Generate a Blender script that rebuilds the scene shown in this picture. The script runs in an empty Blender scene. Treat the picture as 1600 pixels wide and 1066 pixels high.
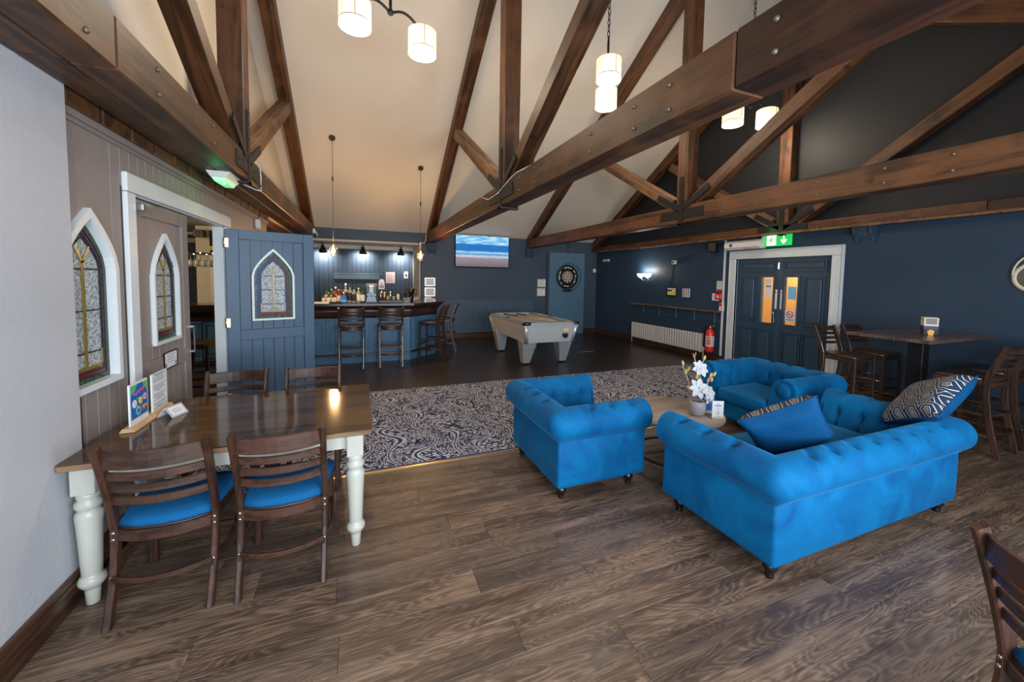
import bpy, bmesh, math, random
from mathutils import Vector, Matrix
random.seed(7)
S = bpy.context.scene
COL = S.collection
PI = math.pi

# ------------------------------------------------------------------ camera
H = 1.665
YAW, PIT, ROL = .3865085, .0592161, .0170151
F_PX, PX, PY = 611.2, 812.69, 471.28
_f = Vector((math.sin(YAW) * math.cos(PIT), math.cos(YAW) * math.cos(PIT), -math.sin(PIT)))
_r = Vector((math.cos(YAW), -math.sin(YAW), 0))
_u = _r.cross(_f)
_r2 = _r * math.cos(ROL) + _u * math.sin(ROL)
_u2 = -_r * math.sin(ROL) + _u * math.cos(ROL)
cam_d = bpy.data.cameras.new('camera')
cam = bpy.data.objects.new('camera', cam_d)
COL.objects.link(cam)
m = Matrix((_r2, _u2, -_f)).transposed().to_4x4()
m.translation = (0, 0, H)
cam.matrix_world = m
cam_d.sensor_width = 36
cam_d.lens = F_PX * 36 / 1600
cam_d.shift_x = (800 - PX) / 1600
cam_d.shift_y = (PY - 533) / 1600
cam_d.clip_start = .05
S.camera = cam

# ------------------------------------------------------------------ world, daylight, exposure
S.view_settings.view_transform = 'Standard'
S.view_settings.look = 'None'
S.view_settings.gamma = 1
S.view_settings.use_curve_mapping = False
S.view_settings.exposure = 0.0
w = bpy.data.worlds.new('overcast_sky')
S.world = w
w.use_nodes = True
bg = w.node_tree.nodes['Background']
bg.inputs[0].default_value = (.62, .78, 1, 1)
bg.inputs[1].default_value = 1.2


def area_light(name, loc, rot, sx, sy, power, col):
    l = bpy.data.lights.new(name, 'AREA')
    l.shape = 'RECTANGLE'
    l.size, l.size_y, l.energy, l.color = sx, sy, power, col
    o = bpy.data.objects.new(name, l)
    COL.objects.link(o)
    o.location = loc
    o.rotation_euler = rot
    return o


# daylight entering through the three tall windows of the wall behind the camera
WINX = (-.3, 1.4, 3.1)
for x in WINX:
    area_light('daylight', (x, -1.27, 1.62), (PI / 2, 0, 0), 1.25, 1.7, 122, (.82, .91, 1))

# ------------------------------------------------------------------ mesh helpers


class MB:
    """collects shapes, build() links them as one mesh object"""

    def __init__(s):
        s.v, s.f, s.mi, s.sm = [], [], [], []

    def add(s, verts, faces, mi=0, smooth=False):
        b = len(s.v)
        s.v += [tuple(p) for p in verts]
        for f in faces:
            s.f.append([b + i for i in f])
            s.mi.append(mi)
            s.sm.append(smooth)
        return s

    def box(s, x0, x1, y0, y1, z0, z1, c=0, mi=0, M=None):
        if c <= 0:
            vs = [(x, y, z) for x in (x0, x1) for y in (y0, y1) for z in (z0, z1)]
            fs = [(0, 1, 3, 2), (4, 6, 7, 5), (0, 4, 5, 1), (2, 3, 7, 6), (0, 2, 6, 4), (1, 5, 7, 3)]
        else:
            c = min(c, (x1 - x0) * .49, (y1 - y0) * .49, (z1 - z0) * .49)
            vs = []
            idx = {}
            for i in (0, 1):
                for j in (0, 1):
                    for k in (0, 1):
                        X, Y, Z = (x0, x1)[i], (y0, y1)[j], (z0, z1)[k]
                        dx, dy, dz = c * (1 - 2 * i), c * (1 - 2 * j), c * (1 - 2 * k)
                        for a, p in enumerate(((X, Y + dy, Z + dz), (X + dx, Y, Z + dz), (X + dx, Y + dy, Z))):
                            idx[i, j, k, a] = len(vs)
                            vs.append(p)
            g = lambda i, j, k, a: idx[i, j, k, a]
            fs = []
            for i in (0, 1):
                q = [g(i, 0, 0, 0), g(i, 1, 0, 0), g(i, 1, 1, 0), g(i, 0, 1, 0)]
                fs.append(q if i else q[::-1])
                q = [g(0, i, 0, 1), g(1, i, 0, 1), g(1, i, 1, 1), g(0, i, 1, 1)]
                fs.append(q[::-1] if i else q)
                q = [g(0, 0, i, 2), g(1, 0, i, 2), g(1, 1, i, 2), g(0, 1, i, 2)]
                fs.append(q if i else q[::-1])
            for i in (0, 1):
                for j in (0, 1):
                    q = [g(i, j, 0, 0), g(i, j, 0, 1), g(i, j, 1, 1), g(i, j, 1, 0)]
                    fs.append(q if (i == j) else q[::-1])
                    q = [g(i, 0, j, 0), g(i, 1, j, 0), g(i, 1, j, 2), g(i, 0, j, 2)]
                    fs.append(q if (i != j) else q[::-1])
                    q = [g(0, i, j, 1), g(1, i, j, 1), g(1, i, j, 2), g(0, i, j, 2)]
                    fs.append(q if (i == j) else q[::-1])
                    for k in (0, 1):
                        t = [g(i, j, k, 0), g(i, j, k, 1), g(i, j, k, 2)]
                        fs.append(t if (i + j + k) % 2 else t[::-1])
        if M is not None:
            vs = [M @ Vector(p) for p in vs]
        return s.add(vs, fs, mi)

    def sweep(s, path, prof, up=(0, 0, 1), mi=0, smooth=False, closed=False, caps=True, scale=None):
        """prof: list of (a,b) with a along side (tangent x up) and b along up"""
        P = [Vector(p) for p in path]
        U = Vector(up)
        n, k = len(P), len(prof)
        vs = []
        for i, p in enumerate(P):
            if closed:
                t = P[(i + 1) % n] - P[i - 1]
            else:
                t = P[min(i + 1, n - 1)] - P[max(i - 1, 0)]
            t.normalize()
            sd = t.cross(U)
            if sd.length < 1e-5:
                sd = t.cross(Vector((1, 0, 0)))
            sd.normalize()
            uu = sd.cross(t)
            q = scale[i] if scale else 1
            vs += [p + sd * a * q + uu * b * q for a, b in prof]
        fs = []
        for i in range(n if closed else n - 1):
            for j in range(k):
                a, b = i * k + j, i * k + (j + 1) % k
                i2 = (i + 1) % n
                fs.append((a, b, i2 * k + (j + 1) % k, i2 * k + j))
        s.add(vs, fs, mi, smooth)
        if caps and not closed:
            b = len(s.v) - len(vs)
            s.f.append([b + j for j in range(k)][::-1]); s.mi.append(mi); s.sm.append(False)
            s.f.append([b + (n - 1) * k + j for j in range(k)]); s.mi.append(mi); s.sm.append(False)
        return s

    def tube(s, path, r, n=8, mi=0, scale=None, closed=False):
        return s.sweep(path, [(r * math.cos(2 * PI * i / n), r * math.sin(2 * PI * i / n)) for i in range(n)],
                       up=(0.013, .017, 1), mi=mi, smooth=True, scale=scale, closed=closed)

    def bar(s, path, wd, ht, c=.004, up=(0, 0, 1), mi=0):
        a, b = wd / 2, ht / 2
        c = min(c, a * .6, b * .6)
        return s.sweep(path, [(-a + c, -b), (a - c, -b), (a, -b + c), (a, b - c), (a - c, b), (-a + c, b), (-a, b - c), (-a, -b + c)], up=up, mi=mi)

    def lathe(s, prof, n=20, mi=0, c=(0, 0, 0), axis='z', smooth=True, caps=True):
        vs, fs = [], []
        for r, z in prof:
            for i in range(n):
                a = 2 * PI * i / n
                x, y = r * math.cos(a), r * math.sin(a)
                p = (x, y, z) if axis == 'z' else ((z, x, y) if axis == 'x' else (y, z, x))
                vs.append((p[0] + c[0], p[1] + c[1], p[2] + c[2]))
        for j in range(len(prof) - 1):
            for i in range(n):
                a, b = j * n + i, j * n + (i + 1) % n
                fs.append((a, b, b + n, a + n))
        s.add(vs, fs, mi, smooth)
        b = len(s.v) - len(vs)
        if caps and prof[0][0] > 1e-4:
            s.f.append([b + i for i in range(n)][::-1]); s.mi.append(mi); s.sm.append(False)
        if caps and prof[-1][0] > 1e-4:
            s.f.append([b + (len(prof) - 1) * n + i for i in range(n)]); s.mi.append(mi); s.sm.append(False)
        return s

    def prism(s, poly, d0, d1, axis='y', mi=0):
        """poly in the plane across axis: y -> (x,z), x -> (y,z), z -> (x,y)"""
        n = len(poly)

        def P(a, b, d):
            return (a, d, b) if axis == 'y' else ((d, a, b) if axis == 'x' else (a, b, d))
        vs = [P(a, b, d0) for a, b in poly] + [P(a, b, d1) for a, b in poly]
        fs = [list(range(n))[::-1], list(range(n, 2 * n))]
        fs += [(i, (i + 1) % n, n + (i + 1) % n, n + i) for i in range(n)]
        return s.add(vs, fs, mi)

    def ringprism(s, outer, inner, d0, d1, axis='y', mi=0, closed=True):
        n = len(outer)

        def P(a, b, d):
            return (a, d, b) if axis == 'y' else ((d, a, b) if axis == 'x' else (a, b, d))
        vs = [P(a, b, d) for d in (d0, d1) for L in (outer, inner) for a, b in L]
        fs = []
        for i in range(n if closed else n - 1):
            j = (i + 1) % n
            fs += [(i, j, n + j, n + i), (2 * n + i, 3 * n + i, 3 * n + j, 2 * n + j),
                   (i, 2 * n + i, 2 * n + j, j), (n + i, n + j, 3 * n + j, 3 * n + i)]
        if not closed:
            fs += [(0, n, 3 * n, 2 * n), (n - 1, 3 * n - 1, 4 * n - 1, 2 * n - 1)]
        return s.add(vs, fs, mi)

    def mesh(s, name, mats):
        me = bpy.data.meshes.new(name)
        me.from_pydata(s.v, [], s.f)
        for mt in (mats if isinstance(mats, (list, tuple)) else [mats]):
            me.materials.append(MAT[mt] if isinstance(mt, str) else mt)
        me.polygons.foreach_set('material_index', s.mi)
        me.polygons.foreach_set('use_smooth', s.sm)
        me.update()
        bm = bmesh.new()
        bm.from_mesh(me)
        bmesh.ops.recalc_face_normals(bm, faces=bm.faces)
        bm.to_mesh(me)
        bm.free()
        return me

    def build(s, name, mats, parent=None, loc=None, rz=None, label=None):
        return inst(name, s.mesh(name, mats), parent, loc, rz, label)


def inst(name, me, parent=None, loc=None, rz=None, label=None):
    o = bpy.data.objects.new(name, me)
    COL.objects.link(o)
    if parent is not None:
        o.parent = parent
    if loc is not None:
        o.location = loc
    if rz is not None:
        o.rotation_euler = (0, 0, rz) if not isinstance(rz, (tuple, list)) else rz
    if label:
        o['label'] = label
    return o


def thing(name, label, cat, loc=(0, 0, 0), rz=0, group=None):
    o = bpy.data.objects.new(name, None)
    COL.objects.link(o)
    o.empty_display_size = .1
    o.location = loc
    o.rotation_euler = (0, 0, rz) if not isinstance(rz, (tuple, list)) else rz
    return tag(o, label, cat, group)


def tag(o, label, cat, group=None):
    o['label'] = label
    o['category'] = cat
    if group:
        o['group'] = group
    return o


def struct(o, label=None):
    o['kind'] = 'structure'
    if label:
        o['label'] = label
    return o


def copy_tree(o, parent=None):
    c = o.copy()
    COL.objects.link(c)
    c.parent = parent
    for ch in list(o.children):
        copy_tree(ch, c)
    return c


def dup(root, label, loc, rz=0):
    c = copy_tree(root)
    c.location = loc
    c.rotation_euler = (0, 0, rz)
    c['label'] = label
    return c


def lerp(a, b, t):
    return a + (b - a) * t


def arc(cx, cy, r, a0, a1, n):
    return [(cx + r * math.cos(lerp(a0, a1, i / n)), cy + r * math.sin(lerp(a0, a1, i / n))) for i in range(n + 1)]


def rrect(x0, x1, y0, y1, r, n=5):
    return (arc(x1 - r, y1 - r, r, 0, PI / 2, n) + arc(x0 + r, y1 - r, r, PI / 2, PI, n)
            + arc(x0 + r, y0 + r, r, PI, 1.5 * PI, n) + arc(x1 - r, y0 + r, r, 1.5 * PI, 2 * PI, n))


# ------------------------------------------------------------------ materials
MAT = {}


class NT:
    def __init__(s, name):
        s.m = bpy.data.materials.new(name)
        s.m.use_nodes = True
        s.t = s.m.node_tree
        s.b = s.t.nodes['Principled BSDF']
        MAT[name] = s.m

    def n(s, kind, **kw):
        nd = s.t.nodes.new(kind)
        for k, v in kw.items():
            if k[0] == '_':
                setattr(nd, k[1:], v)
            else:
                key = int(k[1:]) if k[0] == 'i' and k[1:].isdigit() else k.replace('_', ' ')
                s.set(nd.inputs[key], v)
        return nd

    def set(s, sock, v):
        if isinstance(v, bpy.types.NodeSocket):
            s.t.links.new(v, sock)
        elif isinstance(v, tuple) and len(v) == 3 and sock.type == 'RGBA':
            sock.default_value = (*v, 1)
        else:
            sock.default_value = v

    def math(s, op, a, b=0.0, c=None):
        nd = s.n('ShaderNodeMath', _operation=op, i0=a, i1=b)
        if c is not None:
            s.set(nd.inputs[2], c)
        return nd.outputs[0]

    def mix(s, f, a, b, mode='MIX'):
        nd = s.t.nodes.new('ShaderNodeMix')
        nd.data_type = 'RGBA'
        nd.blend_type = mode
        s.set(nd.inputs[0], f)
        s.set(nd.inputs[6], a)
        s.set(nd.inputs[7], b)
        return nd.outputs[2]

    def ramp(s, f, stops):
        nd = s.t.nodes.new('ShaderNodeValToRGB')
        e = nd.color_ramp.elements
        while len(e) < len(stops):
            e.new(.5)
        for el, (p, c) in zip(e, stops):
            el.position = p
            el.color = (*c, 1) if len(c) == 3 else c
        s.set(nd.inputs[0], f)
        return nd.outputs[0]

    def obj(s, scale=(1, 1, 1), rnd=0.0, rot=(0, 0, 0)):
        co = s.n('ShaderNodeTexCoord').outputs['Object']
        mp = s.n('ShaderNodeMapping', Vector=co)
        mp.inputs['Scale'].default_value = scale
        mp.inputs['Rotation'].default_value = rot
        if rnd:
            r = s.n('ShaderNodeObjectInfo').outputs['Random']
            v = s.n('ShaderNodeCombineXYZ', X=s.math('MULTIPLY', r, rnd), Y=s.math('MULTIPLY', r, rnd * 1.7), Z=s.math('MULTIPLY', r, rnd * .6))
            s.set(mp.inputs['Location'], v.outputs[0])
        return mp.outputs[0]

    def noise(s, v, scale=5, detail=3, rough=.5, dist=0):
        return s.n('ShaderNodeTexNoise', Vector=v, Scale=scale, Detail=detail, Roughness=rough, Distortion=dist).outputs['Fac']

    def bump(s, h, strength=.3, dist=.01):
        s.set(s.b.inputs['Normal'], s.n('ShaderNodeBump', Height=h, Strength=strength, Distance=dist).outputs[0])

    def p(s, **kw):
        for k, v in kw.items():
            s.set(s.b.inputs[k.replace('_', ' ')], v)
        return s


def paint(name, col, rough=.55, var=.12, scale=3, bump=.0, spec=.4):
    t = NT(name)
    v = t.obj(rnd=3)
    f = t.noise(v, scale, 5, .6)
    dk = tuple(c * (1 - var) for c in col)
    lt = tuple(min(1, c * (1 + var)) for c in col)
    t.p(Base_Color=t.mix(f, dk, lt), Roughness=rough, Specular_IOR_Level=spec)
    if bump:
        t.bump(t.noise(v, 40, 4), bump, .004)
    return t


def plain(name, col, rough=.5, metal=0, **kw):
    t = NT(name)
    t.p(Base_Color=col, Roughness=rough, Metallic=metal, **kw)
    return t


def wood(name, c1, c2, axis=0, fine=1.0, rough=.4, knots=0.0, coat=0.0, rnd=6, bump=.15, vary=.25):
    """grain runs along the local axis"""
    t = NT(name)
    sc = [14 * fine, 14 * fine, 14 * fine]
    sc[axis] = .9 * fine
    v = t.obj(tuple(sc), rnd=rnd)
    a = t.noise(v, 1, 5, .6, .6)
    b = t.noise(v, 3.1, 4, .55)
    g = t.math('MULTIPLY_ADD', t.math('SINE', t.math('MULTIPLY', a, 26)), .16, a)
    f = t.math('ADD', t.math('MULTIPLY', g, .75), t.math('MULTIPLY', b, .35))
    col = t.ramp(f, [(.3, c1), (.72, c2)])
    r = t.n('ShaderNodeObjectInfo').outputs['Random']
    col = t.mix(t.math('MULTIPLY', r, vary), col, tuple(c * .45 for c in c1))
    if knots:
        v2 = t.obj((3, 3, 3), rnd=rnd)
        k = t.noise(v2, 2.2, 3)
        col = t.mix(t.ramp(k, [(.58, (0, 0, 0)), (.72, (knots,) * 3)]), col, tuple(c * .22 for c in c1))
        k2 = t.noise(v2, 1.1, 4)
        col = t.mix(t.ramp(k2, [(.5, (0, 0, 0)), (.7, (.5,) * 3)]), col, tuple(min(1, c * 1.5) for c in c2))
    t.p(Base_Color=col, Roughness=rough, Coat_Weight=coat, Coat_Roughness=.12)
    t.bump(b, bump, .003)
    return t


def emit(name, col, strength, base=(.8, .8, .8)):
    t = NT(name)
    t.p(Base_Color=base, Emission_Color=col, Emission_Strength=strength)
    return t

# paints and plasters
paint('cream_plaster', (.69, .62, .54), .8, .05, 1.5, .06)
paint('grey_plaster', (.46, .46, .485), .75, .10, 2.2, .35)
paint('taupe_paint', (.26, .215, .20), .5, .08, 3)
paint('taupe_groove', (.58, .52, .49), .6, .05)
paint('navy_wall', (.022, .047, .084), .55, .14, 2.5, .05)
paint('slate_wall', (.042, .068, .108), .6, .10, 2.5, .05)
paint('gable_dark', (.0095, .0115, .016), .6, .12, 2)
paint('blue_paint', (.055, .15, .26), .42, .10, 4)
paint('dado_paint', (.056, .102, .165), .5, .1, 4)
paint('door_blue', (.043, .092, .160), .42, .10, 3)
paint('door_navy', (.031, .069, .112), .36, .10, 3)
paint('light_blue_paint', (.075, .17, .27), .55, .08, 3)
paint('white_gloss', (.66, .69, .70), .35, .06, 4)
paint('offwhite', (.60, .60, .56), .45, .06, 6)
paint('cream_gloss', (.47, .47, .41), .33, .10, 5, .05)
paint('off_white_plastic', (.72, .70, .66), .4, .03)
paint('radiator_white', (.58, .56, .52), .45, .05)
paint('bar_bench_grey', (.10, .16, .19), .5, .08)
plain('black_iron', (.012, .012, .013), .5, .3)
plain('black_plastic', (.008, .008, .009), .35)
plain('black_gloss', (.006, .006, .007), .18)
plain('chrome', (.75, .76, .78), .18, 1)
plain('brass', (.78, .60, .30), .3, 1)
plain('copper', (.75, .42, .28), .3, 1)
plain('steel_bolt', (.16, .14, .12), .5, .6)
plain('red_paint', (.72, .025, .015), .3)
plain('white_paper', (.78, .78, .80), .6)
plain('pink_paper', (.72, .55, .55), .6)
plain('ink', (.03, .03, .04), .6)
plain('ink_grey', (.25, .25, .28), .6)
plain('lead', (.03, .03, .03), .5, .5)
plain('gold_glass', (.22, .155, .03), .25)
plain('yellow_sticker', (.80, .55, .12), .5)
plain('orange_print', (.85, .42, .05), .5)
plain('pink_print', (.80, .08, .30), .5)
plain('green_print', (.10, .50, .15), .5)
plain('lime_print', (.55, .70, .12), .5)
plain('yellow_print', (.85, .70, .12), .5)
plain('blue_print', (.01, .14, .42), .4)
plain('paleblue_print', (.20, .50, .70), .5)
plain('navy_print', (.02, .03, .12), .5)
plain('light_wood', (.62, .42, .22), .5)
plain('cork_grey', (.30, .27, .26), .8)
plain('gold_bud', (.55, .36, .10), .5)
plain('twig', (.42, .33, .24), .7)
plain('petal', (.46, .47, .50), .5)
plain('soil', (.03, .025, .02), .9)
plain('pot_grey', (.33, .31, .33), .5)
plain('pool_cloth', (.33, .34, .35), .9)
plain('silver_trim', (.62, .66, .70), .28, .55)
plain('amber_wall', (.72, .48, .22), .6)
plain('dark_shade', (.04, .03, .025), .7)
paint('pool_grey', (.46, .48, .49), .4, .04)
paint('wood_white', (.52, .50, .47), .7, .25, 5)
# coloured glass of the leaded lights
for nm, c in (('glass_green', (.02, .11, .07)), ('glass_blue', (.015, .05, .24)), ('glass_red', (.22, .025, .03)), ('glass_teal', (.05, .16, .18))):
    t = NT(nm)
    v = t.obj(rnd=5)
    t.p(Base_Color=t.mix(t.ramp(t.noise(v, 55, 3), [(.35, (0, 0, 0)), (.65, (1, 1, 1))]), tuple(x * .2 for x in c), tuple(x * .95 + .01 for x in c)), Roughness=.3, Specular_IOR_Level=.2)
    t.bump(t.noise(v, 60, 2), .4, .004)
t = NT('glass_clear_reflect')
v = t.obj(rnd=5)
f = t.noise(v, 78, 2, .5, .8)
t.p(Base_Color=t.ramp(f, [(.38, (.16, .18, .19)), (.60, (.52, .58, .60))]), Roughness=.2, Specular_IOR_Level=.4)  # opaque pane: pale reflections and darker ripples of clear glass painted into the colour
t.bump(f, .6, .01)
t = NT('pane_glass')
t.p(Base_Color=(.9, .95, .95), Roughness=.03, Transmission_Weight=1.0, IOR=1.45, Alpha=.35)
t = NT('bottle_clear')
t.p(Base_Color=(.80, .88, .88), Roughness=.06, Transmission_Weight=.75)
t = NT('bottle_green')
t.p(Base_Color=(.05, .22, .09), Roughness=.08, Transmission_Weight=.5)
t = NT('bottle_brown')
t.p(Base_Color=(.10, .035, .01), Roughness=.08, Transmission_Weight=.3)
t = NT('bottle_blue')
t.p(Base_Color=(.05, .30, .75), Roughness=.08, Transmission_Weight=.4)
t = NT('bottle_red')
t.p(Base_Color=(.30, .04, .03), Roughness=.08, Transmission_Weight=.3)
t = NT('bottle_amber')
t.p(Base_Color=(.65, .50, .22), Roughness=.08, Transmission_Weight=.4)
plain('label_cream', (.75, .68, .52), .6)
plain('label_black', (.02, .02, .02), .5)

# timbers: grain along local X
wood('beam_wood', (.019, .0062, .0021), (.122, .046, .0150), 0, .5, .5, .9, rnd=9, bump=.35, vary=.35)
wood('beam_pale', (.050, .022, .009), (.19, .098, .045), 0, .5, .6, .8, rnd=9, bump=.35, vary=.2)
wood('beam_dark', (.012, .004, .002), (.062, .021, .009), 0, .5, .45, .8, rnd=9, bump=.35, vary=.2)
wood('chair_wood_x', (.020, .008, .0045), (.070, .027, .014), 0, 1.4, .45, 0, .0)
wood('chair_wood_y', (.020, .008, .0045), (.070, .027, .014), 1, 1.4, .45, 0, .0)
wood('chair_wood_z', (.020, .008, .0045), (.070, .027, .014), 2, 1.4, .45, 0, .0)
wood('stool_wood_x', (.018, .008, .005), (.062, .029, .017), 0, 1.4, .35, 0, .25)
wood('stool_wood_z', (.018, .008, .005), (.062, .029, .017), 2, 1.4, .35, 0, .25)
wood('bar_top_wood', (.030, .014, .010), (.085, .045, .034), 0, .7, .22, 0, .5)
wood('mahogany_x', (.018, .007, .005), (.062, .026, .019), 0, .7, .3, 0, .3)
wood('skirting_wood', (.022, .009, .005), (.075, .030, .016), 1, .9, .35, 0, .3)
wood('skirting_wood_x', (.022, .009, .005), (.075, .030, .016), 0, .9, .35, 0, .3)
wood('table_top_wood', (.042, .018, .007), (.145, .070, .027), 0, .7, .10, 0, 0, rnd=0, bump=.03)
wood('table_edge_wood', (.12, .062, .03), (.26, .155, .085), 0, .9, .4, 0, .2)
wood('poseur_wood', (.045, .026, .019), (.135, .082, .06), 0, .6, .28, 0, .3)
wood('coffee_wood', (.30, .235, .19), (.46, .38, .32), 0, .8, .5, 0, 0)
wood('shelf_wood', (.07, .035, .02), (.20, .11, .065), 1, .8, .45, 0, .1)
wood('cue_wood', (.55, .38, .16), (.75, .56, .28), 0, .8, .3)

# laminate planks: contour-like cathedral grain, one tint per plank
t = NT('laminate')
v = t.obj((.55, 3.4, 1), rnd=40)
a = t.noise(v, 1.7, 3, .45, .5)
rings = t.math('POWER', t.math('ABSOLUTE', t.math('SINE', t.math('MULTIPLY', a, 95))), 3.0)
fine = t.noise(t.obj((2.5, 110, 1), rnd=40), 1, 4, .65)
blot = t.noise(t.obj((.8, 5.5, 1), rnd=17), 1.3, 5, .65)
f = t.math('ADD', t.math('MULTIPLY', rings, .10), t.math('ADD', t.math('MULTIPLY', fine, .45), t.math('MULTIPLY', blot, .62)))
col = t.ramp(f, [(.37, (.017, .0095, .0068)), (.54, (.092, .056, .037)), (.74, (.28, .185, .125))])
rn = t.n('ShaderNodeObjectInfo').outputs['Random']
col = t.mix(t.math('MULTIPLY', rn, .45), col, (.075, .057, .050))
kn = t.noise(t.obj((1.1, 3.2, 1), rnd=23), 2.0, 2, .4)
col = t.mix(t.ramp(kn, [(.63, (0, 0, 0)), (.76, (.75,) * 3)]), col, (.028, .024, .028))
t.p(Base_Color=col, Roughness=t.math('MULTIPLY_ADD', fine, .22, .30), Specular_IOR_Level=.45)
t.bump(fine, .12, .002)

# dark hardwood of the bar end
t = NT('dark_floor')
v = t.obj()
br = t.n('ShaderNodeTexBrick', Vector=v, Scale=1, Color1=(.030, .016, .012), Color2=(.046, .027, .020), Mortar=(.007, .004, .004))
br.inputs['Brick Width'].default_value = 1.3
br.inputs['Row Height'].default_value = .11
br.inputs['Mortar Size'].default_value = .003
g = t.noise(t.obj((1, 25, 1)), 2, 4)
t.p(Base_Color=t.mix(g, br.outputs['Color'], (.018, .010, .008)), Roughness=.33, Specular_IOR_Level=.5)

# leaf-patterned carpet
t = NT('carpet_leaf')
co = t.n('ShaderNodeTexCoord').outputs['Object']
sx = t.n('ShaderNodeSeparateXYZ', Vector=co)
X, Y = sx.outputs[0], sx.outputs[1]
# herringbone leaves set along wavy stems
stm = t.math('ADD', X, t.math('ADD', t.math('MULTIPLY', t.math('SINE', t.math('MULTIPLY', Y, 9.0)), .085), t.math('MULTIPLY', t.math('SINE', t.math('MULTIPLY_ADD', X, 9.5, t.math('MULTIPLY', Y, 4.5))), .06)))
PER = .30
md = t.math('MULTIPLY', t.math('PINGPONG', stm, PER / 2), 1.0)
al = t.math('ADD', Y, t.math('ADD', t.math('MULTIPLY', md, .85), t.math('MULTIPLY', t.math('SINE', t.math('MULTIPLY', stm, 31)), .03)))
vv = t.n('ShaderNodeCombineXYZ', X=t.math('MULTIPLY', md, 37.0), Y=t.math('MULTIPLY', al, 25.0), Z=t.math('FLOOR', t.math('DIVIDE', stm, PER / 2))).outputs[0]
vo = t.n('ShaderNodeTexVoronoi', Vector=vv, Scale=1.0, Randomness=.72)
vo.feature = 'DISTANCE_TO_EDGE'
edge = t.ramp(vo.outputs['Distance'], [(.09, (0, 0, 0)), (.17, (1, 1, 1))])
sl_ = t.math('ABSOLUTE', t.math('SUBTRACT', md, .018))
stem = t.ramp(sl_, [(.004, (1, 1, 1)), (.010, (0, 0, 0))])
dkl = t.ramp(md, [(.006, (0, 0, 0)), (.012, (1, 1, 1))])
fz = t.noise(co, 260, 2)
lt = t.mix(fz, (.42, .425, .47), (.64, .64, .70))
leaf = t.math('MULTIPLY', t.math('MAXIMUM', edge, stem), dkl)
t.p(Base_Color=t.mix(leaf, (.026, .032, .080), lt), Roughness=.95, Specular_IOR_Level=.1)
t.bump(t.math('ADD', edge, fz), .35, .004)

# velvet, chair seat weave, cushion pattern
t = NT('velvet')
v = t.obj(rnd=2)
n1 = t.noise(v, 3.2, 4, .6, .8)
n2 = t.noise(v, 220, 2)
bs = t.mix(t.ramp(n1, [(.32, (0, 0, 0)), (.68, (1, 1, 1))]), (.0, .062, .190), (.0, .130, .315))
t.p(Base_Color=bs, Roughness=.7, Specular_IOR_Level=.15, Sheen_Weight=.25, Sheen_Roughness=.4, Sheen_Tint=(.1, .5, 1, 1))
t.bump(n2, .12, .002)
t = NT('velvet_royal')
v = t.obj()
bs = t.mix(t.noise(v, 6, 4, .6, .8), (.0, .030, .100), (.0, .070, .190))
t.p(Base_Color=bs, Roughness=.8, Specular_IOR_Level=.15, Sheen_Weight=.12, Sheen_Roughness=.3, Sheen_Tint=(.1, .5, 1, 1))
t = NT('seat_weave')
v = t.obj((1, 1, 1))
ck = t.noise(v, 190, 1)
t.p(Base_Color=t.mix(ck, (.003, .060, .185), (.008, .135, .33)), Roughness=.9, Specular_IOR_Level=.15)
t.bump(ck, .3, .002)
t = NT('cushion_print')
v = t.obj((8.5, 8.5, 8.5))
vo = t.n('ShaderNodeTexVoronoi', Vector=v, Scale=1.0, Randomness=.0)
vo.voronoi_dimensions = '2D'
vo.feature = 'F1'
sp = t.n('ShaderNodeSeparateXYZ', Vector=v)
# staggered hexagon outlines
px_ = sp.outputs[0]
py_ = sp.outputs[1]
row = t.math('FLOOR', t.math('MULTIPLY', py_, .87))
sh = t.math('MULTIPLY', t.math('MODULO', t.math('ABSOLUTE', row), 2), .5)
cx = t.math('SUBTRACT', t.math('FRACT', t.math('ADD', px_, sh)), .5)
cy = t.math('SUBTRACT', t.math('FRACT', t.math('MULTIPLY', py_, .87)), .5)
ax, ay = t.math('ABSOLUTE', cx), t.math('ABSOLUTE', cy)
hx = t.math('MAXIMUM', ay, t.math('ADD', t.math('MULTIPLY', ax, .86), t.math('MULTIPLY', ay, .5)))
band = t.math('ABSOLUTE', t.math('SUBTRACT', t.math('FRACT', t.math('MULTIPLY', hx, 6.0)), .5))
line = t.ramp(band, [(.40, (0, 0, 0)), (.44, (1, 1, 1))])
core = t.ramp(hx, [(.10, (1, 1, 1)), (.12, (0, 0, 0))])
bs = t.mix(core, (.006, .022, .055), (.20, .17, .13))
t.p(Base_Color=t.mix(line, bs, (.62, .60, .58)), Roughness=.6)

# television picture: beach and sea
t = NT('tv_picture')
g = t.n('ShaderNodeTexCoord').outputs['Generated']
sp = t.n('ShaderNodeSeparateXYZ', Vector=g)
z = sp.outputs[2]
wv = t.noise(t.n('ShaderNodeMapping', Vector=g, Scale=(3, 1, 12)).outputs[0], 2.2, 5, .6)
zz = t.math('ADD', z, t.math('MULTIPLY', t.math('SUBTRACT', wv, .5), .10))
col = t.ramp(zz, [(0, (.16, .13, .16)), (.27, (.30, .24, .28)), (.33, (.55, .62, .72)), (.40, (.04, .30, .62)), (.47, (.45, .65, .80)), (.50, (.01, .22, .60))])
sky = t.ramp(t.noise(t.n('ShaderNodeMapping', Vector=g, Scale=(2, 1, 7)).outputs[0], 2.6, 4), [(.38, (.03, .38, .78)), (.62, (.55, .78, .90))])
sea = t.mix(t.ramp(z, [(.50, (0, 0, 0)), (.515, (1, 1, 1))]), col, (.005, .16, .52))
pic = t.mix(t.ramp(z, [(.715, (0, 0, 0)), (.725, (1, 1, 1))]), sea, sky)
t.p(Base_Color=(.01, .01, .01), Roughness=.2, Emission_Color=pic, Emission_Strength=1.05)

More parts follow.
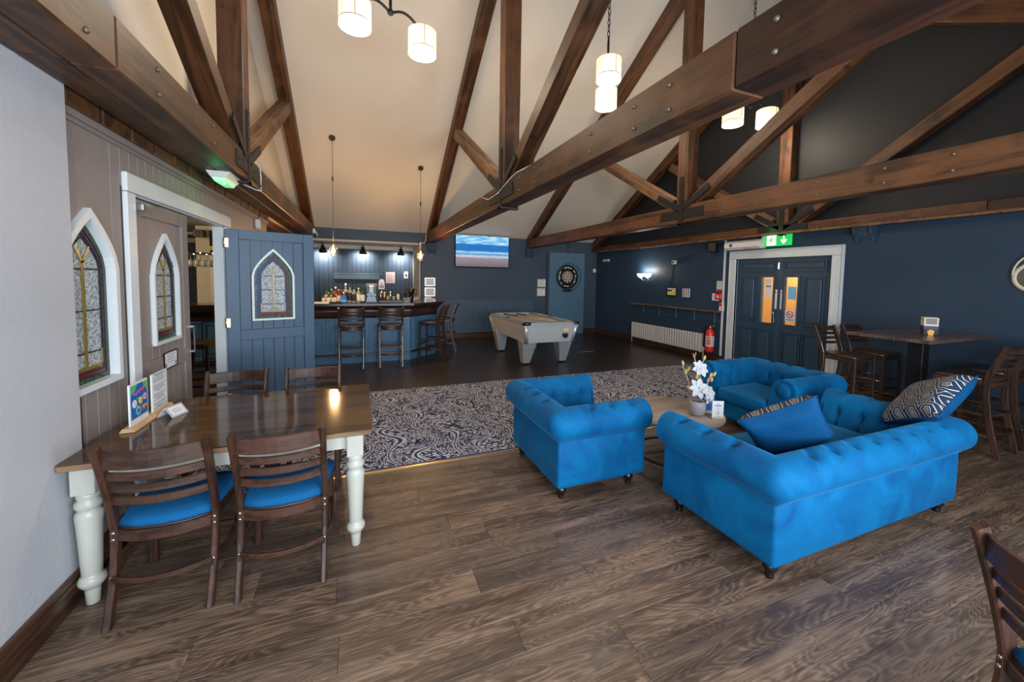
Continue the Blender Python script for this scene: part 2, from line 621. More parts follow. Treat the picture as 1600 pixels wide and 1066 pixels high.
emit('lamp_shade', (1, .78, .44), 1.0, (.9, .85, .7))
emit('lamp_diffuser', (1, .93, .80), 5.0)
emit('bulb_warm', (1, .52, .16), 40)
emit('bulb_white', (1, .94, .84), 14)
emit('sign_green', (.01, .55, .10), .95, (.02, .3, .05))
emit('sign_white', (.95, 1, .95), 1.0)
emit('green_led', (.05, 1, .25), 4)
emit('fairy_lights', (1, .72, .36), 6)
emit('lit_room', (1, .62, .25), .5, (.6, .4, .2))

# ================================================================== ROOM
XL, XG, XR, YB, YN = -1.39, -1.34, 6.83, 10.49, -1.35
ZE, SL, YR = 2.80, .58, 4.57
ZR = ZE + SL * (YB - YR)


def roof_z(y):
    return ZE + SL * (YB - y) if y > YR else ZE + SL * (y - (2 * YR - YB))


YN = 2 * YR - YB
# floor: slab, laminate planks, dark hardwood
fl = MB().box(-6, XR + .1, YN - .2, 13, -.2, -.013).build('floor', 'dark_floor')
struct(fl, 'brown laminate floor in front and dark hardwood floor at the bar end')
MB().box(-6, XR, 5.925, 12.2, -.013, 0).build('hardwood', 'dark_floor', fl, label='dark polished hardwood boards at the bar end')
PW, PLEN = .192, 1.285
y1 = 3.43
row = 0
planks = {}
while y1 > YN:
    x = XG - random.random() * PLEN
    while x < XR:
        a, b = max(x, XG + .0), min(x + PLEN, XR)
        if b - a > .05:
            L = round(b - a, 3)
            if L not in planks:
                planks[L] = MB().box(-L / 2 + .0006, L / 2 - .0006, -PW / 2 + .0006, PW / 2 - .0006, -.013, 0, .0012).mesh('plank', 'laminate')
            inst('plank', planks[L], fl, ((a + b) / 2, y1 - PW / 2, 0))
        x += PLEN
    y1 -= PW
    row += 1
MB().box(XL, XR, 3.43, 3.462, -.013, .006, .004).build('threshold_strip', 'brass', fl, label='brass threshold strip along the carpet edge')
cp = MB().box(XL, XR, 3.462, 5.925, -.013, 0).build('carpet', 'carpet_leaf')
tag(cp, 'navy carpet strip with pale leaf pattern between the two wood floors', 'carpet')
MB().box(XL, XR, 3.463, 3.50, .0001, .0006).build('border', 'navy_print', cp)
MB().box(4.6, 5.0, 7.70, 7.715, .0003, .0012).build('throw_line', 'offwhite', fl, label='pale strip stuck on the dark floor')

# ceiling: two plastered slopes
cl = MB().prism([(YB + .35, ZE - SL * .35), (YR, ZR), (YN - .3, ZE - SL * .3), (YN - .3, ZE + .2 - SL * .3), (YR, ZR + .2), (YB + .35, ZE + .2 - SL * .35)], XL - .2, XR + .15, 'x').build('ceiling', 'cream_plaster')
struct(cl, 'cream plastered vaulted ceiling')

# back wall with the opening of the bar
bw = MB()
bw.box(1.43, XR + .1, YB, YB + .2, 0, ZE + .05)
bw.box(-6, 1.43, YB, YB + .2, 2.555, ZE + .05)
bw = struct(bw.build('wall_back', 'slate_wall'), 'dark blue back wall with dado boards')
d = MB()
x = 1.45
while x < 4.66:
    d.box(x + .002, x + .066, YB - .014, YB - .001, .14, 1.035, .003)
    x += .07
o = d.build('dado_boards', 'dado_paint', bw); o['kind'] = 'stuff'
MB().box(1.45, 4.66, YB - .022, YB, 1.035, 1.06, .004).build('dado_rail', 'dado_paint', bw)
MB().box(1.43, XR, YB - .022, YB, 0, .125, .005).box(1.43, XR, YB - .03, YB, .125, .145, .004).build('skirting', 'skirting_wood_x', bw)
# reveal of the opening and the bar recess behind it
rv = MB()
rv.box(1.43, 1.50, YB + .2, 11.9, 0, 2.6).box(1.415, 1.43, YB - .01, 11.9, 1.12, 2.55)
rv.box(-6, 1.43, YB + .2, 11.9, 2.50, 2.56)
rv = struct(rv.build('wall_bar_reveal', 'cream_plaster'))
wb = MB().box(-6, 1.5, 11.92, 12.1, 0, 2.6).build('wall_bar', 'slate_wall')
struct(wb, 'slate blue boarded wall behind the bar')
bd = MB().box(-.057, .057, -.008, .008, 0, 2.38, .004).mesh('board', 'slate_wall')
for i in range(38):
    inst('board', bd, wb, (1.36 - i * .118, 11.91, .02))
MB().box(-6, 1.42, 11.88, 11.92, 2.40, 2.50, .004).build('cornice', 'cream_plaster', wb)

# right gable wall
rw = MB()
rw.box(XR, XR + .2, YN, 3.84, 0, ZE).box(XR, XR + .2, 5.52, YB + .2, 0, ZE).box(XR, XR + .2, 3.84, 5.52, 2.11, ZE)
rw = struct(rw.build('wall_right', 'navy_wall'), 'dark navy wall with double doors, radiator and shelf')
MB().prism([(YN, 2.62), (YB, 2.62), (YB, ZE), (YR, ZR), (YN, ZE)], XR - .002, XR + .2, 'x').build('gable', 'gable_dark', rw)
MB().box(XR - .022, XR, YN, 3.69, 0, .125, .005).box(XR - .022, XR, 5.79, YB, 0, .125, .005).box(XR - .03, XR, 5.79, YB, .125, .145, .004).box(XR - .03, XR, YN, 3.69, .125, .145, .004).build('skirting', 'skirting_wood', rw)
# room beyond the double doors (seen through their glass)
ant = MB().box(XR + 1.3, XR + 1.35, 3.0, 6.3, 0, 2.5).box(XR + .2, XR + 1.3, 3.0, 3.05, 0, 2.5).box(XR + .2, XR + 1.3, 6.25, 6.3, 0, 2.5).box(XR + .2, XR + 1.3, 3, 6.3, 2.5, 2.55).box(XR + .2, XR + 1.3, 3, 6.3, -.05, 0)
struct(ant.build('wall_lobby', 'amber_wall'), 'warm lit lobby behind the double doors')
l = bpy.data.lights.new('lobby_lamp', 'POINT'); l.energy = 110; l.color = (1, .80, .55); l.shadow_soft_size = .12
o = bpy.data.objects.new('lobby_lamp', l); COL.objects.link(o); o.location = (XR + .7, 4.6, 2.3)

# near wall (behind the camera) with four tall windows
nw = MB()
xs = [XG - .2]
for x in WINX:
    xs += [x - .65, x + .65]
xs.append(XR + .2)
for i in range(0, len(xs), 2):
    nw.box(xs[i], xs[i + 1], YN - .2, YN, 0, ZE)
for x in WINX:
    nw.box(x - .65, x + .65, YN - .2, YN, 0, .75).box(x - .65, x + .65, YN - .2, YN, 2.5, ZE)
struct(nw.build('wall_near', 'grey_plaster'))
for i, x in enumerate(WINX):
    wf = MB()
    wf.box(x - .65, x - .59, YN - .16, YN - .10, .75, 2.5).box(x + .59, x + .65, YN - .16, YN - .10, .75, 2.5)
    wf.box(x - .59, x + .59, YN - .16, YN - .10, .75, .81).box(x - .59, x + .59, YN - .16, YN - .10, 2.44, 2.5).box(x - .59, x + .59, YN - .15, YN - .11, 1.6, 1.64)
    struct(wf.build('window_%d' % (i + 2), 'white_gloss'))

# left side: grey plaster pier, then boarded wall with doors
pg = MB().box(XG - .4, XG, YN, 2.672, 0, 2.60)
pg = struct(pg.build('wall_left_pier', 'grey_plaster'), 'pale grey plastered pier at the left')
MB().box(XG, XG + .02, YN, 2.66, 0, .115, .004).box(XG, XG + .032, YN, 2.66, .115, .135, .006).box(XG, XG + .026, YN, 2.66, .135, .165, .006).build('skirting', 'skirting_wood', pg)
struct(MB().prism([(YN, 2.60), (YB, 2.60), (YB, ZE), (YR, ZR), (YN, ZE)], -1.62, -1.43, 'x').build('wall_gable_left', 'cream_plaster'), 'cream gable wall above the left truss')
WIN = (2.875, .215, 1.045, 1.68, 1.955)     # wall window: centre, half width, sill, springing, apex


def arch_z(dx, w, zs, za):
    h = za - zs
    R = (h * h + w * w) / (2 * w)
    q = R * R - (R - w + abs(dx)) ** 2
    return zs + .5 * math.sqrt(max(q, 0)) + .5 * h * (1 - min(abs(dx) / w, 1))


def arch(cx, w, zb, zs, za, n=10):
    """closed outline, counted from bottom left over the apex"""
    L = [(cx - w, zb)]
    L += [(cx - w * (1 - i / n) ** 1.0, arch_z(w * (1 - i / n), w, zs, za)) for i in range(n + 1)]
    L += [(cx + w * (i / n), arch_z(w * i / n, w, zs, za)) for i in range(1, n + 1)]
    L += [(cx + w, zb)]
    return L


wl = MB()
wl.box(-1.475, XL - .02, 2.5, 2.62, 0, 2.46).box(-1.475, XL - .02, 3.14, 3.36, 0, 2.46).box(-1.475, XL - .02, 2.62, 3.14, 0, 1.0)
wl.box(-1.475, XL - .02, 2.62, 3.14, 2.02, 2.46).box(-1.49, -1.467, 2.62, 3.14, 1.0, 2.02)
wl.box(-1.475, XL - .02, 3.36, 5.21, 2.17, 2.46).box(-1.475, XL - .02, 5.21, 7.35, 0, 2.46)
wl = struct(wl.build('wall_left', 'taupe_groove'), 'taupe tongue and groove boarded wall with double doors')
BW = .107
y = 2.60
while y < 7.34:
    a, b = y + .0032, min(y + BW, 7.35) - .0032
    m = MB()
    if b < 3.26 or a > 5.37:
        if a < WIN[0] + WIN[1] and b > WIN[0] - WIN[1]:
            m.box(XL - .02, XL, a, b, 0, WIN[2] - .01, .003)
            za, zb_ = [arch_z(min(abs(q - WIN[0]), WIN[1] + .022), WIN[1] + .022, WIN[3], WIN[4] + .035) for q in (a, b)]
            m.prism([(a, za), (b, zb_), (b, 2.46), (a, 2.46)], XL - .02, XL, 'x')
        else:
            m.box(XL - .02, XL, a, b, 0, 2.46, .003)
    else:
        m.box(XL - .02, XL, a, b, 2.2, 2.46, .003)
    m.build('board', 'taupe_paint', wl)
    y += BW
MB().box(XL - .1, XL + .03, 2.672, 7.35, 2.46, 2.50, .008).box(XL - .05, XL + .016, 2.672, 7.35, 2.435, 2.46, .004).build('cap_rail', 'taupe_paint', wl)
MB().box(XL, XL + .018, 5.40, 7.35, 0, .15, .004).box(XL, XL + .018, 2.672, 3.25, 0, .15, .004).build('skirting', 'skirting_wood', wl)
MB().box(XL, XL + .022, 2.675, 2.745, 0, 1.0, .004).build('corner_piece', 'skirting_wood', wl)  # added brown strip, taken for a reflection of wood rather than a post
blk = MB().box(-.03, .03, -.14, .14, 0, .26, .006).mesh('joist_block', 'beam_wood')
for i in range(15):
    inst('joist_block', blk, wl, (-1.385, 2.85 + i * .31, 2.50), (0, 0, 0))
MB().box(-1.475, -1.49, 2.5, YB, 2.48, 2.62).build('wall_plate', 'beam_wood', wl)


def gothic(parent, cx, w, zb, zs, za, fw=.03, y0=-.032, y1=.032, yg=0.0, sub=True):
    """leaded gothic light in the local x,z plane, seen from -y"""
    fr = MB().ringprism(arch(cx, w + fw, zb - fw, zs, za + fw * 1.5), arch(cx, w, zb, zs, za), y0, y1).build('window_frame', 'white_gloss', parent)
    g0, g1 = yg - .004, yg + .004
    rings = [(w, zb, za), (w - .034, zb + .03, za - .05), (w - .056, zb + .055, za - .085), (w - .072, zb + .075, za - .108)]
    mats = [('glass_teal', 'glass_green'), ('glass_blue', 'glass_red'), ('glass_blue', 'glass_blue')]
    for (wa, ba, ta), (wb_, bb, tb), (ml, mr) in zip(rings, rings[1:], mats):
        A, B = arch(cx, wa, ba, zs, ta), arch(cx, wb_, bb, zs, tb)
        h = len(A) // 2
        e = .0018
        for sgn, sl, mt in ((-1, slice(0, h + 1), ml), (1, slice(h, None), mr)):
            MB().ringprism(A[sl], B[sl], g0, g1, closed=False).build('pane', mt, parent)
        MB().prism([(cx - wa, ba), (cx + wa, ba), (cx + wb_, bb), (cx - wb_, bb)], g0, g1).build('pane', 'glass_red' if ml == 'glass_blue' else 'glass_green', parent)
        MB().ringprism(arch(cx, wb_ + .003, bb - .003, zs, tb + .004), arch(cx, wb_ - .002, bb + .002, zs, tb - .003), g0 - .003, g1 + .003).build('lead_came', 'lead', parent)
    wi, bi, ti = rings[-1]
    mw = .011
    rows = [bi, bi + .09, lerp(bi + .09, zs, .5), zs - .005]
    for i in range(3):
        for sx in (-1, 1):
            a, b = sorted((sx * mw, sx * wi))
            MB().box(cx + a, cx + b, g0, g1, rows[i] + .003, rows[i + 1] - .003, .002).build('pane', 'glass_clear_reflect', parent)
    zt = arch_z(wi * .42, wi, zs, ti)
    for sx in (-1, 1):
        P = [(cx + sx * wi, zs)] + [(cx + sx * wi * q, arch_z(wi * q, wi, zs, ti)) for q in (.85, .7, .55, .42)] + [(cx + sx * mw, zs + .035), (cx + sx * mw, zs)]
        MB().prism(P if sx < 0 else P[::-1], g0, g1).build('pane', 'glass_clear_reflect', parent)
    MB().prism([(cx, zs + .055), (cx + wi * .40, zt - .004), (cx, ti - .004), (cx - wi * .40, zt - .004)], g0, g1).build('pane', 'glass_clear_reflect', parent)
    b = MB()
    for z_ in rows[1:]:
        b.box(cx - wi, cx + wi, g0 - .003, g1 + .003, z_ - .003, z_ + .003)
    b.build('lead_bars', 'lead', parent)
    b = MB()
    b.box(cx - mw, cx + mw, g0 - .005, g1 + .005, bi, zs + .04)
    for sx in (-1, 1):
        b.prism([(cx - .011, zs + .03), (cx + .011, zs + .03), (cx + sx * wi * .42 + .009, zt), (cx + sx * wi * .42 - .009, zt)], g0 - .005, g1 + .005)
        b.box(cx + sx * wi - .010, cx + sx * wi + .004, g0 - .004, g1 + .004, bi, bi + .10)
    b.box(cx - wi, cx + wi, g0 - .004, g1 + .004, bi - .004, bi + .014)
    b.build('mullion', 'gold_glass', parent)


w1 = struct(thing('window_1', 'gothic arched stained glass window beside the pier', 'window', (XL, 0, 0), PI / 2))
del w1['category']
gothic(w1, WIN[0], WIN[1], WIN[2], WIN[3], WIN[4], .035, -.03, .055, .022)


def board_door(root, paint_, groove, W=.875, nb=6):
    """door leaf: x from hinge, seen from -y"""
    Z = 2.15
    T = .021
    s0, s1 = .12, W - .115
    MB().box(0, s0, -T, T, .01, Z, .003).build('stile', paint_, root)
    MB().box(s1, W, -T, T, .01, Z, .003).build('stile', paint_, root)
    for a, b in ((.01, .20), (.915, 1.03), (2.045, Z)):
        MB().box(s0, s1, -T, T, a, b, .003).build('rail', paint_, root)
    cx, hw, zb, zs, za = .445, .192, 1.152, 1.645, 1.925
    bwid = (s1 - s0) / nb
    for i in range(nb):
        a, b = s0 + i * bwid + .0018, s0 + (i + 1) * bwid - .0018
        MB().box(a, b, -T + .012, T - .012, .20, .915, .003).build('board', paint_, root)
        m = MB()
        if a < cx + hw and b > cx - hw:
            m.box(a, b, -T + .012, T - .012, 1.03, zb, .003)
            z0, z1 = [arch_z(min(abs(q - cx), hw + .014), hw + .014, zs, za + .022) for q in (a, b)]
            m.prism([(a, z0), (b, z1), (b, 2.045), (a, 2.045)], -T + .012, T - .012)
        else:
            m.box(a, b, -T + .012, T - .012, 1.03, 2.045, .003)
        m.build('board', paint_, root)
    MB().box(s0, s1, -.001, .001, .20, 1.1, 0).build('board_backing', groove, root)
    gothic(root, cx, hw, zb, zs, za, .022, -.034, .034, 0)


d1 = struct(thing('door_1', 'taupe boarded door leaf with gothic stained glass light, closed', 'door', (XL - .015, 3.355, 0), PI / 2))
del d1['category']
board_door(d1, 'taupe_paint', 'taupe_groove')
MB().box(.845, .865, -.058, -.05, .97, 1.21, .003).box(.85, .86, -.05, -.02, .975, .99).box(.85, .86, -.05, -.02, 1.19, 1.205).build('handle', 'chrome', d1, label='chrome pull handle')
MB().box(.03, .16, -.075, -.021, 2.07, 2.12, .006).build('door_closer', 'chrome', d1, label='silver door closer')
MB().bar([(.10, -.05, 2.125), (.32, -.075, 2.13)], .018, .008).build('closer_arm', 'chrome', d1)
ang = math.atan2(.30, .83)
d2 = struct(thing('door_2', 'open blue boarded door with gothic stained glass light', 'door', (-1.372, 5.185, 0), ang))
del d2['category']
board_door(d2, 'door_blue', 'door_navy')
for z_ in (.28, 1.12, 2.0):
    MB().box(-.012, .03, -.026, -.018, z_ - .05, z_ + .05, .002).lathe([(.008, -.055), (.008, .055)], 8, c=(-.008, -.02, z_)).build('hinge', 'brass', d2, label='brass hinge')
fr = MB()
for a, b in ((3.25, 3.355), (5.215, 5.38)):
    fr.box(XL, XL + .028, a, b, 0, 2.172, .005)
fr.box(XL, XL + .03, 3.25, 5.38, 2.175, 2.295, .005)
fr.box(-1.475, XL, 3.335, 3.353, 0, 2.175).box(-1.485, XL, 5.20, 5.235, 0, 2.175).box(-1.475, XL, 3.33, 5.23, 2.165, 2.19)
struct(fr.build('trim_1', 'white_gloss'), 'white painted frame of the left double doors')

# ---------------------------------------------------------------- right double doors
def panel_door(root, glass_first):
    W, Z, T = .838, 2.105, .022
    P = 'door_navy'
    gx0, gx1 = (.52, .735) if glass_first else (.105, .32)
    sx0, sx1 = (.115, .40) if glass_first else (.44, .725)
    # slab made of stiles and rails round the glazed light
    MB().box(.0, W, -T, T, .01, .93, .003).box(0, W, -T, T, 1.77, Z, .003).box(0, gx0, -T, T, .93, 1.77).box(gx1, W, -T, T, .93, 1.77).build('leaf', P, root)
    for a, b, c, d_ in ((.10, W - .10, 1.885, 2.035), (sx0, sx1, .98, 1.76), (.115, .395, .22, .80), (.455, .735, .22, .80)):
        MB().ringprism([(a - .02, c - .02), (b + .02, c - .02), (b + .02, d_ + .02), (a - .02, d_ + .02)], [(a, c), (b, c), (b, d_), (a, d_)], -T - .030, -T).build('panel_moulding', P, root)
        MB().box(a + .035, b - .035, -T - .020, -T, c + .035, d_ - .035, .006).build('panel', P, root)
    MB().ringprism([(gx0 - .04, .90), (gx1 + .04, .90), (gx1 + .04, 1.80), (gx0 - .04, 1.80)], [(gx0, .94), (gx1, .94), (gx1, 1.76), (gx0, 1.76)], -T - .016, -T).build('glazing_bead', P, root)
    MB().box(gx0, gx1, -.003, .003, .93, 1.77).build('pane', 'pane_glass', root)
    return gx0, gx1


d3 = struct(thing('door_3', 'navy panelled door leaf on the left of the right wall doors', 'door', (XR + .03, 5.52, 0), -PI / 2)); del d3['category']
g0, g1 = panel_door(d3, True)
d4 = struct(thing('door_4', 'navy panelled door leaf with a no smoking sticker', 'door', (XR + .03, 4.68, 0), -PI / 2)); del d4['category']
panel_door(d4, False)
m = MB().tube([(.80, -.024, 1.16), (.80, -.075, 1.16), (.80, -.075, .96), (.80, -.024, .96)], .011, 8)
m.build('handle', 'chrome', d3, label='chrome pull handle')
MB().box(.805, .825, -.034, -.022, 1.90, 2.02, .003).build('bolt', 'chrome', d3, label='chrome slide bolt')
MB().box(.575, .685, -.006, -.004, 1.40, 1.72).build('notice', 'white_paper', d3, label='paper notice behind the glass')
MB().box(.58, .68, -.0065, -.006, 1.585, 1.605).build('printing', 'ink', d3)
MB().box(.74, .81, -.024, -.0225, 1.20, 1.54).build('notice', 'white_paper', d3, label='narrow white notice')
MB().box(.03, .10, -.024, -.0225, 1.20, 1.54).build('notice', 'white_paper', d4, label='narrow white notice')
for dd, x0 in ((d3, .75), (d4, .04)):
    MB().box(x0, x0 + .05, -.0250, -.0242, 1.485, 1.50).build('printing', 'ink', dd)
MB().box(.145, .285, -.006, -.004, 1.38, 1.60).build('notice', 'paleblue_print', d4, label='pale notice behind the glass')
MB().box(.115, .285, -.006, -.004, 1.00, 1.19).build('sticker', 'white_paper', d4, label='white no smoking sticker')
MB().lathe([(.046, -.0085), (.062, -.0085), (.062, -.0065), (.046, -.0065), (.046, -.0085)], 24, c=(.2, 0, 1.12), axis='y', caps=False).prism([(.155, 1.158), (.163, 1.166), (.245, 1.082), (.237, 1.074)], -.0085, -.0065).build('no_smoking_symbol', 'red_paint', d4)
MB().box(.165, .22, -.0082, -.0065, 1.108, 1.122).prism([(.215, 1.125), (.222, 1.122), (.232, 1.145), (.226, 1.147)], -.0082, -.0065).build('cigarette_symbol', 'ink', d4)
MB().box(.125, .275, -.0075, -.006, 1.01, 1.045).build('sticker_band', 'paleblue_print', d4)
# things glimpsed in the lobby
cab = MB().box(XR + 1.12, XR + 1.28, 4.62, 4.84, 1.02, 1.5, .01).build('lobby_box', 'dark_shade')
tag(cab, 'dark box on the lobby wall behind the left glass', 'box')
MB().box(XR + 1.10, XR + 1.12, 4.64, 4.82, 1.04, 1.3, .004).build('front', 'black_plastic', cab)
# stepped white architrave
fr = MB()
for k, (wd, pr) in enumerate(((.155, .030), (.12, .042), (.045, .055))):
    a, b, zt = 3.84 - wd + (.155 - wd) * 0, 5.52 + wd, 2.11 + wd
    fr.box(XR - pr, XR, 3.84 - wd, 3.84, 0, 2.106, .004).box(XR - pr, XR, 5.52, 5.52 + wd, 0, 2.106, .004).box(XR - pr, XR, 3.84 - wd, 5.52 + wd, 2.108, zt, .004)
fr.box(XR - .055, XR - .03, 3.69, 3.705, 0, 2.248, .004).box(XR - .055, XR - .03, 5.655, 5.67, 0, 2.248, .004).box(XR - .055, XR - .03, 3.69, 5.67, 2.25, 2.265, .004)
fr.box(XR, XR + .2, 3.82, 3.842, 0, 2.12).box(XR, XR + .2, 5.518, 5.54, 0, 2.12).box(XR, XR + .2, 3.82, 5.54, 2.106, 2.13)
struct(fr.build('trim_2', 'white_gloss'), 'white moulded architrave round the navy double doors')

# ---------------------------------------------------------------- roof trusses


def timber(parent, name, p0, p1, wd, dp, mat, x=0.0, c=.008):
    dy, dz = p1[0] - p0[0], p1[1] - p0[1]
    L = math.hypot(dy, dz)
    o = MB().box(0, L, -wd / 2, wd / 2, -dp / 2, dp / 2, c).build(name, mat, parent)
    cs, sn = dy / L, dz / L
    M = Matrix(((0, -1, 0, x), (cs, 0, -sn, p0[0]), (sn, 0, cs, p0[1]), (0, 0, 0, 1)))
    o.matrix_basis = M
    return o


bolt_me = MB().lathe([(.014, 0), (.014, .004), (.009, .007), (.008, .011), (0, .011)], 8).mesh('bolt', 'steel_bolt')
rivet_me = MB().lathe([(.009, 0), (.008, .005), (0, .007)], 6).mesh('rivet', 'black_iron')


def truss(label, xc, wd, zu, splice, side, tie_d=.27, post=.20, y0=None, bolts=(), dbl=False):
    t = thing('roof_truss', label, 'truss', (xc, 0, 0), 0, 'dark timber roof trusses')
    zt = zu + tie_d
    zc = zu + tie_d / 2
    ya, yb = YN + .02, YB - .03
    cuts = [ya] + [c for c in splice] + [yb]
    for a, b in zip(cuts, cuts[1:]):
        if dbl:
            timber(t, 'tie_beam', (a + .003, zc), (b - .003, zc), wd * .5, tie_d, 'beam_wood', wd * .25)
            timber(t, 'tie_beam', (a + .003, zc), (b - .003, zc), wd * .5, tie_d - .01, 'beam_wood', -wd * .25 - .004)
        else:
            timber(t, 'tie_beam', (a + .003, zc), (b - .003, zc), wd, tie_d, 'beam_dark' if len(cuts) > 2 and a == ya else 'beam_wood')
    ox = side * (wd - post) / 2 if dbl else 0
    timber(t, 'king_post', (YR, zt), (YR, ZR - .05), post, .20, 'beam_wood', ox)
    off = .115 / math.cos(math.atan(SL))
    timber(t, 'principal_rafter', (YB - .06, roof_z(YB - .06) - off + .03), (YR, ZR - off), post * .9, .22, 'beam_wood', ox)
    timber(t, 'principal_rafter', (YN + .06, roof_z(YN + .06) - off + .03), (YR, ZR - off), post * .9, .22, 'beam_wood', ox)
    for s in (1, -1):
        timber(t, 'strut', (YR + s * .22, zt + .05), (YR + s * 2.72, 4.30), post * .85, .17, 'beam_pale' if s > 0 else 'beam_wood', ox)
    # wrought iron joint plates on both faces
    for s in (-1, 1):
        xf = s * wd / 2
        br = MB()

        def plate(p, q, hw, xq):
            a, b = Vector(p), Vector(q)
            n = Vector((-(b - a).y, (b - a).x)).normalized() * hw
            P = [a - n, b - n, b + n, a + n]
            br.prism([tuple(v) for v in P], min(xq, xq + s * .012), max(xq, xq + s * .012), 'x')
        plate((YR - .42, zc), (YR + .42, zc), .065, xf)
        xq = ox + s * post / 2 if (dbl and s == side) or not dbl else xf
        plate((YR, zc), (YR, zt + .42), .04, xq)
        su = Vector((2.5, 4.25 - zt)).normalized()
        for q in (-1, 1):
            plate((YR + q * .03, zt - .05), (YR + q * (.2 + su.x * .34), zt + .03 + su.y * .34), .042, xq)
        br.box(min(xf, xf + s * .016), max(xf, xf + s * .016), YR - .04, YR + .04, zu - .03, zt)
        if s == -1:
            br.box(-wd / 2 - .016, wd / 2 + .016, YR - .045, YR + .045, zu - .03, zu - .012)
        b = br.build('iron_bracket', 'black_iron', t)
        for (py_, pz_) in ((-.36, 0), (-.22, .02), (.22, .02), (.36, 0), (0, .05), (0, .28), (0, .42), (0, .52), (.42, .42), (-.42, .42)):
            inst('rivet', rivet_me, b, (xq + s * .012 if abs(py_) < .1 else xf + s * .012, YR + py_ * (1 if abs(py_) < .4 else .85), zc + pz_), (0, s * PI / 2, 0))
    for yq in bolts:
        for dz in (-.065, .065):
            inst('bolt', bolt_me, t, (side * wd / 2, yq, zc + dz), (0, side * PI / 2, 0))
    return t


truss('timber roof truss along the left wall with twin tie beams', -1.17, .33, 2.565, (2.36,), 1, .24, bolts=(1.7, 2.15, 2.75, 3.6, 5.3), dbl=True)
truss('timber roof truss spanning overhead above the carpet', 1.68, .21, 2.54, (1.34,), -1, .265, bolts=(1.15, 1.75, 2.05, 2.55, 3.55, 3.95, 6.0))
truss('timber roof truss over the sofas, second from the navy gable', 4.52, .20, 2.53, (), -1, .255, bolts=(1.67, 2.12, 2.69, 3.86, 5.6, 7.3, 8.2))
truss('timber roof truss fixed against the navy gable wall', 6.73, .17, 2.50, (2.2,), -1, .15, .17)
rl = MB().box(6.60, 6.645, YN, YB - .02, 2.485, 2.52, .008).build('picture_rail', 'beam_pale')
tag(rl, 'thin timber rail along the right wall below the gable', 'rail')
MB().box(6.62, 6.64, YN, YB - .02, 2.52, 2.535, .004).build('lip', 'beam_wood', rl)


def corbel(label, loc, rz):
    t = thing('corbel', label, 'corbel', loc, rz, 'carved corbels under the trusses')
    MB().box(-.13, .13, -.16, 0, .23, .27, .006).build('abacus', 'slate_wall', t)
    for s in (-1, 1):
        pts = [(-.14, .23), (-.15, .17)] + [(-.075 + .055 * math.cos(a), .15 + .055 * math.sin(a)) for a in [2.6, 3.4, 4.2, 5.0]] + [(-.05, .06), (-.03, .0), (0, 0), (0, .23)]
        MB().prism([(a, b) for a, b in pts], s * .10 - .02, s * .10 + .02, 'x').build('scroll', 'slate_wall', t)
    MB().prism([(-.12, .23), (-.06, .09), (0, .03), (0, .23)], -.08, .08, 'x').build('bracket', 'slate_wall', t)
    return t


corbel('dark carved corbel on the back wall beside the television', (1.72, YB, 2.26), 0)
corbel('dark carved corbel on the back wall between television and dartboard', (4.52, YB, 2.25), 0)
corbel('dark carved corbel above the right of the double doors', (XR, 3.43, 2.28), -PI / 2)

# ---------------------------------------------------------------- chandeliers over the ridge line
SH_R, SH_H = .155, .255


def chandelier(label, c, a, b):
    t = thing('chandelier', label, 'chandelier', (c[0], c[1], 0), 0, 'two-armed chandeliers on the ridge')
    m = MB()
    z_ = 6.1
    ln = .075
    k = 0
    while z_ > 4.95:
        pts = []
        for i in range(10):
            q = 2 * PI * i / 10
            u_, v_ = .018 * math.cos(q), ln * .62 * math.sin(q)
            pts.append((u_, 0, z_ + v_) if k % 2 else (0, u_, z_ + v_))
        m.sweep(pts, [(.006 * math.cos(2 * PI * j / 5), .006 * math.sin(2 * PI * j / 5)) for j in range(5)], up=(.3, .9, .1), closed=True, smooth=True)
        z_ -= ln
        k += 1
    m.build('chain', 'black_iron', t)
    MB().lathe([(.012, 4.50), (.016, 4.55), (.014, 4.70), (.017, 4.85), (.01, 4.95)], 8).lathe([(0, 4.44), (.03, 4.46), (.036, 4.485), (.02, 4.51), (.012, 4.53)], 10).build('stem', 'black_iron', t)
    for p in (a, b):
        dx, dy = p[0] - c[0], p[1] - c[1]
        path = []
        for i in range(13):
            q = i / 12
            path.append((dx * q, dy * q, 4.47 + .075 * math.sin(q * PI * 1.15) + (-.02) * q))
        path.append((dx, dy, 4.43))
        ar = MB().tube(path, .014, 8).build('arm', 'black_iron', t)
        zt = 4.425
        sh = MB()
        zb = zt - SH_H
        sh.lathe([(SH_R - .004, zb), (SH_R, zb), (SH_R, zt), (SH_R - .012, zt + .008), (.03, zt + .01)], 28, c=(dx, dy, 0), caps=False)
        sh = sh.build('lamp_shade', 'lamp_shade', t, label='cream drum lamp shade')
        MB().lathe([(SH_R - .006, zb + .006), (0, zb + .004)], 28, c=(dx, dy, 0)).build('diffuser', 'lamp_diffuser', sh)
        MB().lathe([(SH_R + .001, zb + .045), (SH_R + .0025, zb + .047), (SH_R + .001, zb + .053)], 28, c=(dx, dy, 0), caps=False).build('band', 'dark_shade', sh)
        MB().box(dx - .004, dx + .004, dy - SH_R - .002, dy - SH_R + .002, zb + .045, zt).build('seam', 'brass', sh)
        MB().lathe([(.02, zt + .008), (.014, zt + .03), (0, zt + .04)], 8, c=(dx, dy, 0)).build('finial', 'black_iron', sh)
        l = bpy.data.lights.new('shade_glow', 'POINT'); l.energy = 36; l.color = (1, .82, .60); l.shadow_soft_size = .13
        o = bpy.data.objects.new('shade_glow', l); COL.objects.link(o); o.location = (c[0] + dx, c[1] + dy, zb - .16)
    return t


